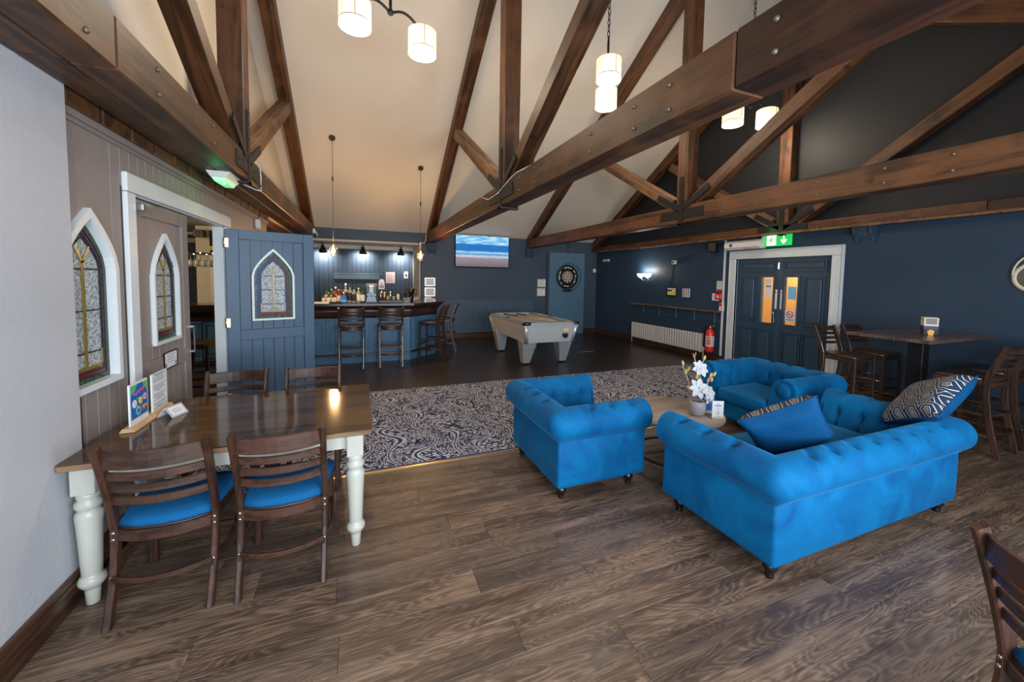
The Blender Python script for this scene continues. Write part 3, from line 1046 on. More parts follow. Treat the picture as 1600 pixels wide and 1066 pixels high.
chandelier('chandelier with two drum shades above the dining table side', (.31, 4.575), (-.04, 4.46), (.66, 4.69))
chandelier('chandelier with two drum shades between the middle trusses', (3.12, 4.655), (2.91, 4.32), (3.33, 4.99))
chandelier('chandelier with two drum shades nearest the navy gable', (5.80, 4.6), (5.53, 4.69), (6.07, 4.51))

# ---------------------------------------------------------------- pendants in front of the bar


def pendant(label, x, y, zb, zc):
    t = thing('pendant_lamp', label, 'pendant lamp', (x, y, 0), 0, 'bare bulb pendants')
    tl = math.atan(SL)
    o = MB().lathe([(.055, -.03), (.055, -.004), (.05, 0)], 18).build('ceiling_rose', 'black_plastic', t, (0, 0, zc), (-tl, 0, 0))
    MB().tube([(0, 0, zc - .02), (0, 0, zb + .13)], .004, 6).build('cord', 'black_plastic', t)
    MB().lathe([(.012, -.04), (.014, 0), (.012, .04)], 8, c=(0, 0, zc - .75)).build('cord_grip', 'black_plastic', t)
    MB().lathe([(.006, zb + .15), (.022, zb + .13), (.022, zb + .07)], 12).build('lamp_holder', 'brass', t)
    MB().lathe([(0, zb - .05), (.022, zb - .04), (.036, zb - .01), (.034, zb + .02), (.018, zb + .055), (.014, zb + .075)], 16).build('bulb', 'bulb_warm', t)
    c = MB()
    for i in range(6):
        a = 2 * PI * i / 6
        c.tube([(.02 * math.cos(a), .02 * math.sin(a), zb + .11), (.075 * math.cos(a), .075 * math.sin(a), zb + .02), (.05 * math.cos(a), .05 * math.sin(a), zb - .075)], .0025, 4)
    c.tube([(.05 * math.cos(2 * PI * i / 16), .05 * math.sin(2 * PI * i / 16), zb - .075) for i in range(16)], .0025, 4, closed=True)
    c.build('wire_cage', 'brass', t)
    l = bpy.data.lights.new('bulb_glow', 'POINT'); l.energy = 40; l.color = (1, .58, .23); l.shadow_soft_size = .045
    o = bpy.data.objects.new('bulb_glow', l); COL.objects.link(o); o.location = (x, y - .11, zb)


pendant('caged bulb pendant over the left of the bar, black cord', -.475, 8.10, 2.11, roof_z(8.10))
pendant('caged bulb pendant near the bar corner beside the television', 1.17, 8.52, 2.09, roof_z(8.52))

# ================================================================== FURNITURE
button_me = MB().lathe([(0, -.008), (.012, -.006), (.0155, 0), (.011, .006), (0, .008)], 10).mesh('button', 'velvet')
foot_me = MB().lathe([(.042, .125), (.042, .108), (.030, .100), (.024, .092), (.036, .078), (.039, .062), (.028, .038), (.018, .022), (.024, .014), (.021, 0)], 16).mesh('foot', 'black_gloss')


def chesterfield(name, label, cat, W, D, loc, rz, cush, group=None, roll=None):
    t = thing(name, label, cat, loc, rz, group)
    NA, NC, NB = int(D / .014), 8, int(W / .014)
    zc_, R = .592, .118
    prof = [(-.004, .462), (.012, .472)]
    for i in range(19):
        th = math.radians(lerp(-60, 165, i / 18))
        prof.append((-.035 + R * math.cos(th), zc_ + R * math.sin(th)))
    for i in range(1, 9):
        q = i / 8
        prof.append((lerp(-.149, -.205, q), lerp(.622, .34, q)))
    K = len(prof)
    # arc length along profile
    tl = [0]
    for a, b in zip(prof, prof[1:]):
        tl.append(tl[-1] + math.hypot(a[0] - b[0], a[1] - b[1]))
    # path samples: (base point fn of offset)
    total = 2 * D + W

    def path(o):
        r = max(.022 + o, .002)
        xl, yb = W / 2 + o, -o
        L = []
        for i in range(NA):
            q = i / NA
            L.append((-xl, lerp(D, yb + r, q), lerp(0, D, q)))
        for i in range(NC + 1):
            a = PI + PI / 2 * i / NC
            L.append((-xl + r + r * math.cos(a), yb + r + r * math.sin(a), D))
        for i in range(1, NB):
            q = i / NB
            L.append((lerp(-xl + r, xl - r, q), yb, D + W * q))
        for i in range(NC + 1):
            a = 1.5 * PI + PI / 2 * i / NC
            L.append((xl - r + r * math.cos(a), yb + r + r * math.sin(a), D + W))
        for i in range(1, NA + 1):
            q = i / NA
            L.append((xl, lerp(yb + r, D, q), D + W + D * q))
        return L
    # tuft grid: columns on arms and back
    def cols(n, a, b):
        return [lerp(a, b, (i + .5) / n) for i in range(n)]
    na, nb = max(3, round((D - .15) / .20)), max(3, round((W - .35) / .205))
    cA = cols(na, .04, D - .16) + cols(nb, D + .17, D + W - .17) + cols(na, D + W + .16, total - .04)
    rows = [(13.2, 0), (22.4, .5), (26.0, 0)]
    pits = []
    for (k, st) in rows:
        i0 = int(k)
        tk = lerp(tl[i0], tl[i0 + 1], k - i0)
        for j, cpos in enumerate(cA):
            pits.append((cpos, tk))
    vs = []
    paths = {}
    base = path(0)
    n = len(base)
    for k, (o, z_) in enumerate(prof):
        a = prof[max(k - 1, 0)]
        b = prof[min(k + 1, K - 1)]
        tx, tz = b[0] - a[0], b[1] - a[1]
        ln = math.hypot(tx, tz)
        nx, nz = tz / ln, -tx / ln        # outward normal of the profile
        for i in range(n):
            s_ = base[i][2]
            d_ = 0
            for (pc, pt) in pits:
                ds, dt = s_ - pc, tl[k] - pt
                if abs(ds) < .12 and abs(dt) < .12:
                    d_ -= .044 * math.exp(-(ds * ds + dt * dt) / (2 * .024 ** 2))
                    d_ -= .013 * math.exp(-(ds * ds) / (2 * .010 ** 2)) * math.exp(-(dt * dt) / (2 * .05 ** 2))
            # soft billow between the pits
            d_ += .004 * math.sin(tl[k] * 60 + s_ * 3) * 0
            o2, z2 = o + nx * d_, z_ + nz * d_
            key = round(o2, 4)
            if key not in paths:
                paths[key] = path(key)
            p = paths[key][i]
            vs.append((p[0], p[1], z2))
    fs = []
    for k in range(K - 1):
        for i in range(n - 1):
            fs.append((k * n + i, k * n + i + 1, (k + 1) * n + i + 1, (k + 1) * n + i))
    up = MB().add(vs, fs, 0, True).build('rolled_back_and_arms', 'velvet', t)
    for (pc, pt) in pits:
        k = min(range(K), key=lambda q: abs(tl[q] - pt))
        i = min(range(n), key=lambda q: abs(base[q][2] - pc))
        p = vs[k * n + i]
        tilt = (0, 0, 0)
        inst('button', button_me, up, (p[0], p[1], p[2]), tilt)
    # body: outside panels with rounded corners
    out = path(0)
    zs = [.105, .113, .135, .28, .463, .47]
    of = [-.014, -.004, 0, .002, .0, -.006]
    vb, fb = [], []
    for z_, o in zip(zs, of):
        for p in path(o):
            vb.append((p[0], p[1], z_))
    for k in range(len(zs) - 1):
        for i in range(n - 1):
            fb.append((k * n + i, k * n + i + 1, (k + 1) * n + i + 1, (k + 1) * n + i))
    MB().add(vb, fb, 0, True).build('outside_panels', 'velvet', t)
    MB().tube([(p[0], p[1], .466) for p in path(.0)][::3], .0045, 6).build('piping', 'velvet', t)
    # arm fronts: scroll shaped caps
    for s in (-1, 1):
        P = [(s * (W / 2 + o), z_) for o, z_ in prof] + [(s * (W / 2 - .205), .11), (s * (W / 2 - .0), .11)]
        MB().prism(P, D - .012, D + .014, 'y').build('arm_front', 'velvet', t)
        MB().lathe([(.075, -.004), (.07, .008), (.03, .016), (0, .018)], 20, c=(s * (W / 2 - .035), D + .014, zc_), axis='y').build('arm_scroll', 'velvet', t)
    MB().box(-W / 2 + .15, W / 2 - .15, .1, D, .11, .31, .02).build('seat_base', 'velvet', t)
    nW = W - .40
    for i in range(cush):
        a = -nW / 2 + nW * i / cush
        b = a + nW / cush
        pl = rrect(a + .004, b - .004, .19, D + .03, .03, 4)
        v_, f_ = [], []
        cxm, cym = (a + b) / 2, (.19 + D + .03) / 2
        for z_, sc in ((.305, .97), (.315, .99), (.35, 1), (.415, 1), (.433, .985), (.445, .93), (.452, .5), (.453, .02)):
            v_ += [(cxm + (x - cxm) * sc, cym + (y - cym) * sc, z_) for x, y in pl]
        q = len(pl)
        for k in range(7):
            f_ += [(k * q + j, k * q + (j + 1) % q, (k + 1) * q + (j + 1) % q, (k + 1) * q + j) for j in range(q)]
        MB().add(v_, f_, 0, True).build('seat_cushion', 'velvet', t)
    for sx in (-1, 1):
        for y_ in (.07, D - .08):
            inst('foot', foot_me, t, (sx * (W / 2 - .075), y_, 0))
    return t


chesterfield('chesterfield_sofa', 'large blue velvet chesterfield sofa nearest the camera', 'sofa', 1.95, .83, (3.035, 1.355, 0), 0, 2)
chesterfield('chesterfield_armchair', 'blue velvet chesterfield armchair standing on the carpet edge, back turned', 'armchair', .93, .77, (1.335, 2.945, 0), -PI / 2, 1, 'blue velvet chesterfield armchairs')
chesterfield('chesterfield_armchair', 'blue velvet chesterfield armchair in front of the navy double doors', 'armchair', 1.0, .80, (4.66, 3.0, 0), PI / 2, 1, 'blue velvet chesterfield armchairs')


def pillow(name, label, size, thick, M, front, back):
    N = 18
    vs, fs, mi = [], [], []
    for sd in (1, -1):
        for i in range(N + 1):
            for j in range(N + 1):
                u_, v_ = -1 + 2 * i / N, -1 + 2 * j / N
                e = (1 - u_ ** 4) * (1 - v_ ** 4)
                hgt = thick / 2 * max(e, 0) ** .42
                pin = 1 - .085 * (1 - abs(v_) ** 2) * abs(u_) ** 3
                pin2 = 1 - .085 * (1 - abs(u_) ** 2) * abs(v_) ** 3
                vs.append((u_ * size / 2 * pin, v_ * size / 2 * pin2, sd * hgt))
    st = (N + 1) ** 2
    m = MB()
    for sd in (0, 1):
        f = []
        for i in range(N):
            for j in range(N):
                a = sd * st + i * (N + 1) + j
                q = (a, a + 1, a + N + 2, a + N + 1)
                f.append(q if sd else q[::-1])
        if sd == 0:
            m.add(vs, f, 0, True)
        else:
            for q in f:
                m.f.append(list(q)); m.mi.append(1); m.sm.append(True)
    t = thing(name, label, 'cushion', (0, 0, 0), 0, 'cushions on the chesterfield sofa')
    t.matrix_basis = M
    mf, mb_ = MB(), MB()
    mf.add(vs[:st], [f for f, k in zip(m.f, m.mi) if k == 0], 0, True)
    mb_.add(vs[st:], [[q - st for q in f] for f, k in zip(m.f, m.mi) if k == 1], 0, True)
    mf.build('front_cover', front, t)
    mb_.build('back_cover', back, t)
    pts = []
    for q in range(4):
        for i in range(N):
            u_ = -1 + 2 * i / N
            a = (u_, -1) if q == 0 else (1, u_) if q == 1 else (-u_, 1) if q == 2 else (-1, -u_)
            uu, vv = a
            pin = 1 - .085 * (1 - abs(vv) ** 2) * abs(uu) ** 3
            pin2 = 1 - .085 * (1 - abs(uu) ** 2) * abs(vv) ** 3
            pts.append((uu * size / 2 * pin, vv * size / 2 * pin2, 0))
    MB().tube(pts, .004, 5, closed=True).build('seam', back, t)
    return t


def frame_from(n, upv, c, roll=0):
    n = Vector(n).normalized()
    x = Vector(upv).cross(n).normalized()
    y = n.cross(x)
    R3 = Matrix((x, y, n)).transposed().to_4x4() @ Matrix.Rotation(roll, 4, 'Z')
    R3.translation = c
    return R3


pillow('scatter_cushion', 'royal blue velvet cushion with patterned front leaning in the sofa corner', .47, .17, frame_from((.35, .741, .573), (0, 0, 1), (2.56, 1.655, .722), -.632), 'cushion_print', 'velvet_royal')
pillow('scatter_cushion', 'navy hexagon print cushion lying on the right end of the sofa', .47, .17, frame_from((-.43, .555, .712), (0, 0, 1), (3.92, 1.52, .802), .64), 'cushion_print', 'velvet_royal')

# ---------------------------------------------------------------- round coffee table and what stands on it
CT = (2.70, 2.78)
ct = thing('coffee_table', 'round pale wood coffee table on a dark frame between the sofas', 'table', (CT[0], CT[1], 0))
MB().lathe([(.40, .425), (.43, .43), (.435, .445), (.43, .46), (0, .46)], 48).build('table_top', 'coffee_wood', ct)
MB().tube([(.33 * math.cos(2 * PI * i / 32), .33 * math.sin(2 * PI * i / 32), .06) for i in range(32)], .012, 8, closed=True).tube([(.33 * math.cos(2 * PI * i / 32), .33 * math.sin(2 * PI * i / 32), .41) for i in range(32)], .012, 8, closed=True).build('ring', 'black_iron', ct)
for i in range(4):
    a = PI / 4 + i * PI / 2
    MB().tube([(.33 * math.cos(a), .33 * math.sin(a), .42), (.36 * math.cos(a), .36 * math.sin(a), .2), (.33 * math.cos(a), .33 * math.sin(a), .0)], .012, 8).build('leg', 'black_iron', ct)

vp = thing('vase_of_magnolia', 'white magnolia stems with gold buds in a grey pot on the coffee table', 'plant', (2.80, 2.60, .46))
MB().lathe([(0, .002), (.045, .002), (.062, .02), (.072, .07), (.070, .115), (.062, .135), (.056, .132), (.060, .11), (.0, .10)], 24).build('pot', 'pot_grey', vp)
MB().lathe([(.058, .118), (0, .124)], 16).build('soil', 'soil', vp)


def stem(path, r=.004):
    return MB().tube(path, r, 5).build('stem', 'twig', vp)


def magnolia(p, up, s=1.0):
    """open flower, petals are sub-parts of a centre"""
    c = MB().lathe([(0, -.012), (.010, -.006), (.012, .004), (.006, .016), (0, .02)], 8).build('flower', 'cork_grey', vp)
    n = Vector(up).normalized()
    x = n.orthogonal().normalized()
    y = n.cross(x)
    Mx = Matrix((x, y, n)).transposed().to_4x4()
    Mx.translation = p
    c.matrix_basis = Mx
    for i in range(7):
        a = 2 * PI * i / 7 + .2 * random.random()
        L, Wd = .065 * s * random.uniform(.85, 1.15), .021 * s
        vs, fs = [], []
        lift = random.uniform(.1, .55)
        for k in range(6):
            q = k / 5
            wd = Wd * math.sin(PI * min(.97, .12 + q * .86)) ** .8
            rr, zz = L * q, L * (lift * q - .25 * q * q) + .012 * (1 - q)
            for sd in (-1, 0, 1):
                lx, ly = rr + .006, sd * wd
                vs.append((lx * math.cos(a) - ly * math.sin(a), lx * math.sin(a) + ly * math.cos(a), zz + abs(sd) * .006))
        for k in range(5):
            for j in range(2):
                b = k * 3 + j
                fs.append((b, b + 1, b + 4, b + 3))
        top = len(vs)
        vs += [(v[0], v[1], v[2] - .0018) for v in vs]
        fs += [tuple(top + q for q in f[::-1]) for f in fs]
        MB().add(vs, fs, 0, True).build('petal', 'petal', c)


def bud(p, d_, s=1.0):
    n = Vector(d_).normalized()
    x = n.orthogonal().normalized()
    o = MB().lathe([(0, -.006), (.007, 0), (.0115, .012), (.009, .028), (0, .044)], 8).build('bud', 'gold_bud', vp)
    Mx = Matrix((x, n.cross(x), n)).transposed().to_4x4() @ Matrix.Scale(s, 4)
    Mx.translation = p
    o.matrix_basis = Mx


# image-left of the pot is about (-.92,.38) in the room
ex, ey = Vector((.926, -.377, 0)), Vector((.377, .926, 0))


def V(a, b, z_):
    return ex * a + ey * b + Vector((0, 0, z_))


for pts in ([V(0, 0, .11), V(-.01, 0, .22), V(.0, .01, .35), V(-.03, 0, .47), V(-.06, .0, .56)], [V(-.02, 0, .12), V(-.06, .02, .25), V(-.11, .03, .38), V(-.14, .03, .45)],
            [V(.02, 0, .12), V(.06, 0, .24), V(.10, .0, .34), V(.13, 0, .38)], [V(.0, .0, .12), V(-.06, -.02, .2), V(-.09, -.02, .25)], [V(.02, .01, .2), V(.02, .02, .4), V(.05, .02, .52)], [V(-.035, 0, .49), V(-.04, .01, .53), V(-.035, 0, .57)]):
    stem(pts)
magnolia(V(-.01, -.03, .43), V(.1, -.9, .5), 1.15)
magnolia(V(-.02, -.05, .26), V(-.2, -.9, .35), 1.2)
magnolia(V(.055, -.05, .23), V(.3, -.9, .4), 1.1)
magnolia(V(.075, -.02, .17), V(.5, -.8, .25), 1.0)
for a, b, z_, dx in ((-.13, .03, .45, -.3), (-.11, .03, .37, .2), (.05, .02, .50, .1), (.10, 0, .35, .3), (.13, 0, .36, .4), (-.02, 0, .33, 0), (-.09, -.02, .24, -.4), (.09, .02, .30, .2), (-.09, .02, .40, .3), (.115, 0, .31, 0)):
    bud(V(a, b, z_), V(dx, -.2, .9), 1.1)

mn = thing('menu_holder', 'white drinks menu in a small wooden stand on the coffee table', 'menu', (2.90, 2.47, .46), math.radians(-22))
MB().box(-.055, .055, -.02, .02, 0, .014, .003).build('stand', 'light_wood', mn)
MB().box(-.05, .05, -.002, .002, .01, .158).build('card', 'white_paper', mn)
b = MB()
for z_, hw in ((.072, .012), (.062, .010), (.045, .014), (.038, .011), (.055, .009), (.095, .011), (.02, .03)):
    b.box(-hw, hw, -.0032, -.0021, z_ - .0015, z_ + .0015)
b.lathe([(.006, -.0032), (.006, -.0021)], 10, c=(0, 0, .132), axis='y').box(-.03, .03, -.0032, -.0021, .112, .122)
b.build('printing', 'ink_grey', mn)
mn = thing('menu_holder', 'blue cocktail menu half hidden behind the magnolia pot', 'menu', (2.93, 2.62, .46), math.radians(-22))
MB().box(-.055, .055, -.02, .02, 0, .014, .003).build('stand', 'light_wood', mn)
MB().box(-.065, .065, -.002, .002, .01, .20).build('card', 'white_paper', mn)
MB().box(-.059, .059, -.0034, -.002, .02, .194).build('printing', 'blue_print', mn)
MB().prism([(.0, .194), (.059, .194), (.059, .14)], -.0042, -.0034).build('leaf_print', 'green_print', mn)
MB().box(0, .03, -.0045, -.0035, .15, .16).box(.01, .04, -.0045, -.0035, .165, .172).build('script_print', 'pink_print', mn)

# ---------------------------------------------------------------- dining table
TZ = .752
TX0, TX1, TY0, TY1 = -1.335, .055, 2.46, 3.51
tb = thing('dining_table', 'farmhouse dining table with dark polished top and cream turned legs', 'table', ((TX0 + TX1) / 2, (TY0 + TY1) / 2, 0))
hx, hy = (TX1 - TX0) / 2, (TY1 - TY0) / 2
MB().prism(rrect(-hx, hx, -hy, hy, .012, 3), TZ - .036, TZ - .002, 'z').build('table_top', 'table_top_wood', tb)
MB().ringprism(rrect(-hx - .0012, hx + .0012, -hy - .0012, hy + .0012, .012, 3), rrect(-hx + .002, hx - .002, -hy + .002, hy - .002, .012, 3), TZ - .034, TZ - .008, 'z').build('worn_edge', 'table_edge_wood', tb)
MB().box(-hx + .10, hx - .10, -hy + .075, -hy + .095, TZ - .135, TZ - .036).build('apron', 'cream_gloss', tb)
MB().box(-hx + .10, hx - .10, hy - .095, hy - .075, TZ - .135, TZ - .036).build('apron', 'cream_gloss', tb)
MB().box(-hx + .07, -hx + .09, -hy + .1, hy - .1, TZ - .135, TZ - .036).build('apron', 'cream_gloss', tb)
MB().box(hx - .09, hx - .07, -hy + .1, hy - .1, TZ - .135, TZ - .036).build('apron', 'cream_gloss', tb)
lg = MB().box(-.046, .046, -.046, .046, .575, TZ - .036, .004)
lg.lathe([(.022, 0), (.026, .004), (.030, .075), (.032, .085), (.040, .092), (.052, .112), (.054, .125), (.046, .145), (.037, .152), (.039, .16), (.044, .30), (.050, .42), (.053, .455), (.050, .475), (.040, .487), (.046, .497), (.053, .512), (.050, .53), (.040, .54), (.044, .552), (.046, .58)], 24)
lg = lg.mesh('leg', 'cream_gloss')
for x in (-hx + .075, hx - .095):
    for y in (-hy + .08, hy - .08):
        inst('leg', lg, tb, (x, y, 0))


# ---------------------------------------------------------------- chairs
def ladder_chair(name, label, cat, high, loc, rz, group, cushion=True):
    t = thing(name, label, cat, loc, rz, group)
    wz, wx = ('chair_wood_z', 'chair_wood_x') if cushion else ('stool_wood_z', 'stool_wood_x')
    sz = .735 if high else .425          # underside of the seat pad
    top = sz + (.36 if high else .445)
    bw, fw = .19, .205
    for s in (-1, 1):
        path = []
        for i in range(11):
            q = i / 10
            z_ = top * q
            if z_ < sz:
                y_ = lerp(-.275, -.165, math.sin(q * top / sz * PI / 2))
            else:
                k = (z_ - sz) / (top - sz)
                y_ = -.165 - .125 * k ** 1.25
            path.append((s * lerp(bw + .005, bw + .012, q), y_, z_))
        MB().bar(path, .050, .028, .006, up=(1, 0, 0)).build('back_leg', wz, t)
        MB().bar([(s * fw, .205, 0), (s * (fw - .004), .20, sz)], .036, .036, .005, up=(0, 1, 0)).build('front_leg', wz, t)
        MB().bar([(s * (bw), -.19, sz - .022), (s * (fw - .004), .19, sz - .022)], .02, .05, .004).build('side_rail', wx, t)
        MB().bar([(s * bw, -.232, .20), (s * (bw + .035), -.06, .205), (s * (fw + .012), .09, .21), (s * fw, .2, .215)], .018, .03, .004).build('side_stretcher', wx, t)

    def slat(z_, hgt, y_, bow=.052, hw=bw, th=.016):
        P = []
        for i in range(9):
            u_ = -1 + i / 4
            P.append((u_ * hw, y_ - bow * (1 - u_ * u_), z_))
        return MB().bar(P, th, hgt, .004)

    def back_y(z_):
        k = (z_ - sz) / (top - sz)
        return -.165 - .125 * k ** 1.25
    zs = [(top - .058, .088), (top - .148, .040), (top - .215, .040), (top - .285, .040)] if not high else [(top - .04, .062), (top - .105, .035), (top - .165, .035), (top - .225, .035)]
    for z_, h_ in zs:
        slat(z_, h_, back_y(z_) - .002).build('slat', wx, t)
    slat(sz - .025, .055, -.172, .055, bw, .02).build('back_rail', wx, t)
    slat(.215 if not high else .24, .026, -.225, .06, bw, .018).build('back_stretcher', wx, t)
    MB().bar([(-fw, .2, .16 if not high else .30), (fw, .2, .16 if not high else .30)], .022, .032, .004).build('front_stretcher', wx, t)
    if high:
        slat(.42, .024, -.225, .02, bw, .018).build('back_stretcher', wx, t)
        for s in (-1, 1):
            MB().bar([(s * bw, -.22, .40), (s * fw, .2, .40)], .018, .028, .004).build('side_stretcher', wx, t)
    MB().bar([(-fw + .01, .2, sz - .022), (fw - .01, .2, sz - .022)], .02, .05, .004).build('front_rail', wx, t)
    # seat outline: wider at the front, rounded
    P = [(-.185, -.17), (-.10, -.205), (0, -.215), (.10, -.205), (.185, -.17)] + [(x, y) for x, y in arc(.155, .155, .075, -.15, PI / 2, 6)] + [(x, y) for x, y in arc(-.155, .155, .075, PI / 2, PI + .15, 6)]
    q = len(P)

    def pad(levels, mat, nm):
        v_, f_ = [], []
        for z_, sc in levels:
            v_ += [(x * sc, y * sc, z_) for x, y in P]
        for k in range(len(levels) - 1):
            f_ += [(k * q + j, k * q + (j + 1) % q, (k + 1) * q + (j + 1) % q, (k + 1) * q + j) for j in range(q)]
        f_.append(tuple(range(q))[::-1])
        f_.append(tuple((len(levels) - 1) * q + j for j in range(q)))
        return MB().add(v_, f_, 0, True).build(nm, mat, t)
    if cushion:
        pad([(sz - .012, .97), (sz - .008, 1.0), (sz + .006, 1.0), (sz + .008, .98)], 'chair_wood_x', 'seat_frame')
        pad([(sz + .006, .97), (sz + .02, 1.0), (sz + .038, .985), (sz + .052, .90), (sz + .058, .6), (sz + .060, .1)], 'seat_weave', 'seat_pad')
    else:
        pad([(sz - .004, .98), (sz, 1.0), (sz + .022, 1.0), (sz + .028, .985), (sz + .024, .7), (sz + .022, .2)], 'stool_wood_x', 'seat')
    for s in (-1, 1):
        for z_ in (sz - .04, sz - .008, .215):
            y_ = lerp(-.275, -.165, math.sin(min(z_ / sz, 1) * PI / 2)) - .0245
            inst('bolt', chair_bolt, t, (s * (bw + .008), y_, z_), (PI / 2, 0, 0))
    return t


chair_bolt = MB().lathe([(.0075, 0), (.007, .003), (.004, .0045), (0, .005)], 8).mesh('bolt', 'chrome')
G1 = 'ladder-back chairs at the dining table'
c1 = ladder_chair('dining_chair', 'brown ladder-back chair with blue seat, front left of the dining table', 'chair', False, (-.905, 2.575, 0), 0, G1)
dup(c1, 'brown ladder-back chair with blue seat, front right of the dining table', (-.395, 2.555, 0), 0)
dup(c1, 'ladder-back chair on the far side of the dining table beside the doorway', (-.945, 3.535, 0), PI)
dup(c1, 'ladder-back chair on the far side of the table, before the blue door', (-.385, 3.50, 0), PI)
c5 = dup(c1, 'dark ladder-back chair cut off by the right edge of the picture', (2.083, .28, 0), math.radians(-114))
del c5['group']

G2 = 'high ladder-back stools at the bar'
s1 = ladder_chair('bar_stool', 'high ladder-back stool at the bar front, nearest the blue door', 'stool', True, (-.165, 7.72, 0), 0, G2, False)
dup(s1, 'high ladder-back stool at the bar front, second from the blue door', (.505, 7.70, 0), 0)
dup(s1, 'high ladder-back stool facing the angled end of the bar', (1.36, 8.10, 0), math.radians(62))
dup(s1, 'high ladder-back stool behind the one at the angled bar end', (1.72, 8.75, 0), math.radians(75))
G3 = 'high ladder-back stools at the tall table'
for lb, x, y, r in (('high ladder-back stool at the tall table, nearest the white door frame', 5.83, 3.06, PI), ('high ladder-back stool behind the tall table next to the wall', 6.43, 3.06, PI),
                    ('high ladder-back stool in front of the tall table beside the sofa cushion', 5.83, 1.93, 0), ('high ladder-back stool in front of the tall table by the right edge', 6.42, 1.93, 0)):
    o = dup(s1, lb, (x, y, 0), r)
    o['group'] = G3

# tall table by the right wall
pt = thing('tall_table', 'tall rectangular wooden table on a black column by the navy wall', 'table', (6.02, 2.44, 0))
for i in range(5):
    a = -.375 + i * .15
    MB().box(-.69, .69, a + .001, a + .149, 1.065, 1.10, .003).build('plank', 'poseur_wood', pt)
MB().box(-.07, .07, -.07, .07, .03, 1.05, .006).build('column', 'black_plastic', pt)
MB().box(-.45, .45, -.25, .25, 0, .03, .008).build('base_plate', 'black_iron', pt)
MB().box(-.4, .4, -.2, .2, 1.05, 1.066, .004).build('top_plate', 'black_iron', pt)
hl = thing('card_holder', 'printed menu block with clear corner panel on the tall table', 'menu', (6.02, 2.36, 1.10), math.radians(35))
MB().box(-.06, .06, -.06, .06, .085, .20, .002).build('upper_card', 'label_cream', hl)
MB().box(-.061, .061, -.061, .061, .065, .105, .002).build('middle_band', 'navy_print', hl)
MB().box(-.059, .059, -.059, .059, 0, .068, .002).build('lower_card', 'dark_shade', hl)
MB().lathe([(.018, -.0625), (.018, -.059)], 12, c=(-.03, 0, .04), axis='y').lathe([(.018, -.0625), (.018, -.059)], 12, c=(.03, 0, .04), axis='y').build('pale_badge', 'white_paper', hl)
MB().prism([(-.02, .0), (.02, .0), (.03, .05), (.0, .065), (-.03, .05)], -.062, -.059, 'x').build('orange_badge', 'orange_print', hl)
MB().box(-.045, .045, -.0612, -.06, .125, .19).box(-.0612, -.06, -.045, .045, .125, .19).build('printing', 'cork_grey', hl)
sk = MB().bar([(.06, -.03, .07), (.16, -.09, .003)], .012, .004).build('paper_spill', 'white_paper', hl)

# ================================================================== BAR
def offset_poly(pts, d_):
    """offset an open polyline to its right-hand side (towards the room) by d_"""
    out = []
    for i, p in enumerate(pts):
        ns = []
        for a, b in ((i - 1, i), (i, i + 1)):
            if a >= 0 and b < len(pts):
                v_ = Vector(pts[b]) - Vector(pts[a])
                v_.normalize()
                ns.append(Vector((v_.y, -v_.x)))
        n = sum(ns, Vector((0, 0)))
        n.normalize()
        k = 1 / max(n.dot(ns[0]), .3)
        out.append(tuple(Vector(p) + n * d_ * k))
    return out


BARP = [(-3.3, 8.03), (.89, 8.03), (1.50, 8.60), (1.50, 10.44)]


def course(z0, z1, d0, d1, mat, name, parent):
    """one moulding course following the plan of the bar"""
    A, B = offset_poly(BARP, d0), offset_poly(BARP, d1)
    I = offset_poly(BARP, -.03)
    vs = [(x, y, z0) for x, y in A] + [(x, y, z1) for x, y in B] + [(x, y, z0) for x, y in I] + [(x, y, z1) for x, y in I]
    n = len(A)
    fs = []
    for i in range(n - 1):
        fs += [(i, i + 1, n + i + 1, n + i), (n + i, n + i + 1, 3 * n + i + 1, 3 * n + i), (2 * n + i, 3 * n + i, 3 * n + i + 1, 2 * n + i + 1), (i, 2 * n + i, 2 * n + i + 1, i + 1)]
    fs += [(0, n, 3 * n, 2 * n), (n - 1, 3 * n - 1, 4 * n - 1, 2 * n - 1)]
    return MB().add(vs, fs).build(name, mat, parent)


bar = thing('bar', 'blue panelled bar front with pilasters and dark moulded frieze', 'bar', (0, 0, 0))
course(0, .15, .01, .01, 'blue_paint', 'plinth', bar)
course(.15, .185, .05, .05, 'mahogany_x', 'foot_ledge', bar)
course(.185, .90, 0, 0, 'blue_paint', 'body', bar)
course(.86, .90, .015, .04, 'mahogany_x', 'lower_moulding', bar)
course(.90, .985, .03, .045, 'mahogany_x', 'frieze', bar)
course(.985, 1.01, .06, .06, 'mahogany_x', 'bead', bar)
course(1.01, 1.10, .065, .15, 'mahogany_x', 'cornice', bar)


def raised_panel(a, b, z0, z1, p0, p1):
    """raised and fielded panel between two points of a bar face"""
    v_ = Vector(p1) - Vector(p0)
    ang_ = math.atan2(v_.y, v_.x)
    r = MB()
    r.ringprism([(a, z0), (b, z0), (b, z1), (a, z1)], [(a + .03, z0 + .03), (b - .03, z0 + .03), (b - .03, z1 - .03), (a + .03, z1 - .03)], -.018, .0)
    r.box(a + .06, b - .06, -.014, 0, z0 + .06, z1 - .06, .008)
    return r.build('panel', 'blue_paint', bar, (p0[0], p0[1], 0), ang_)


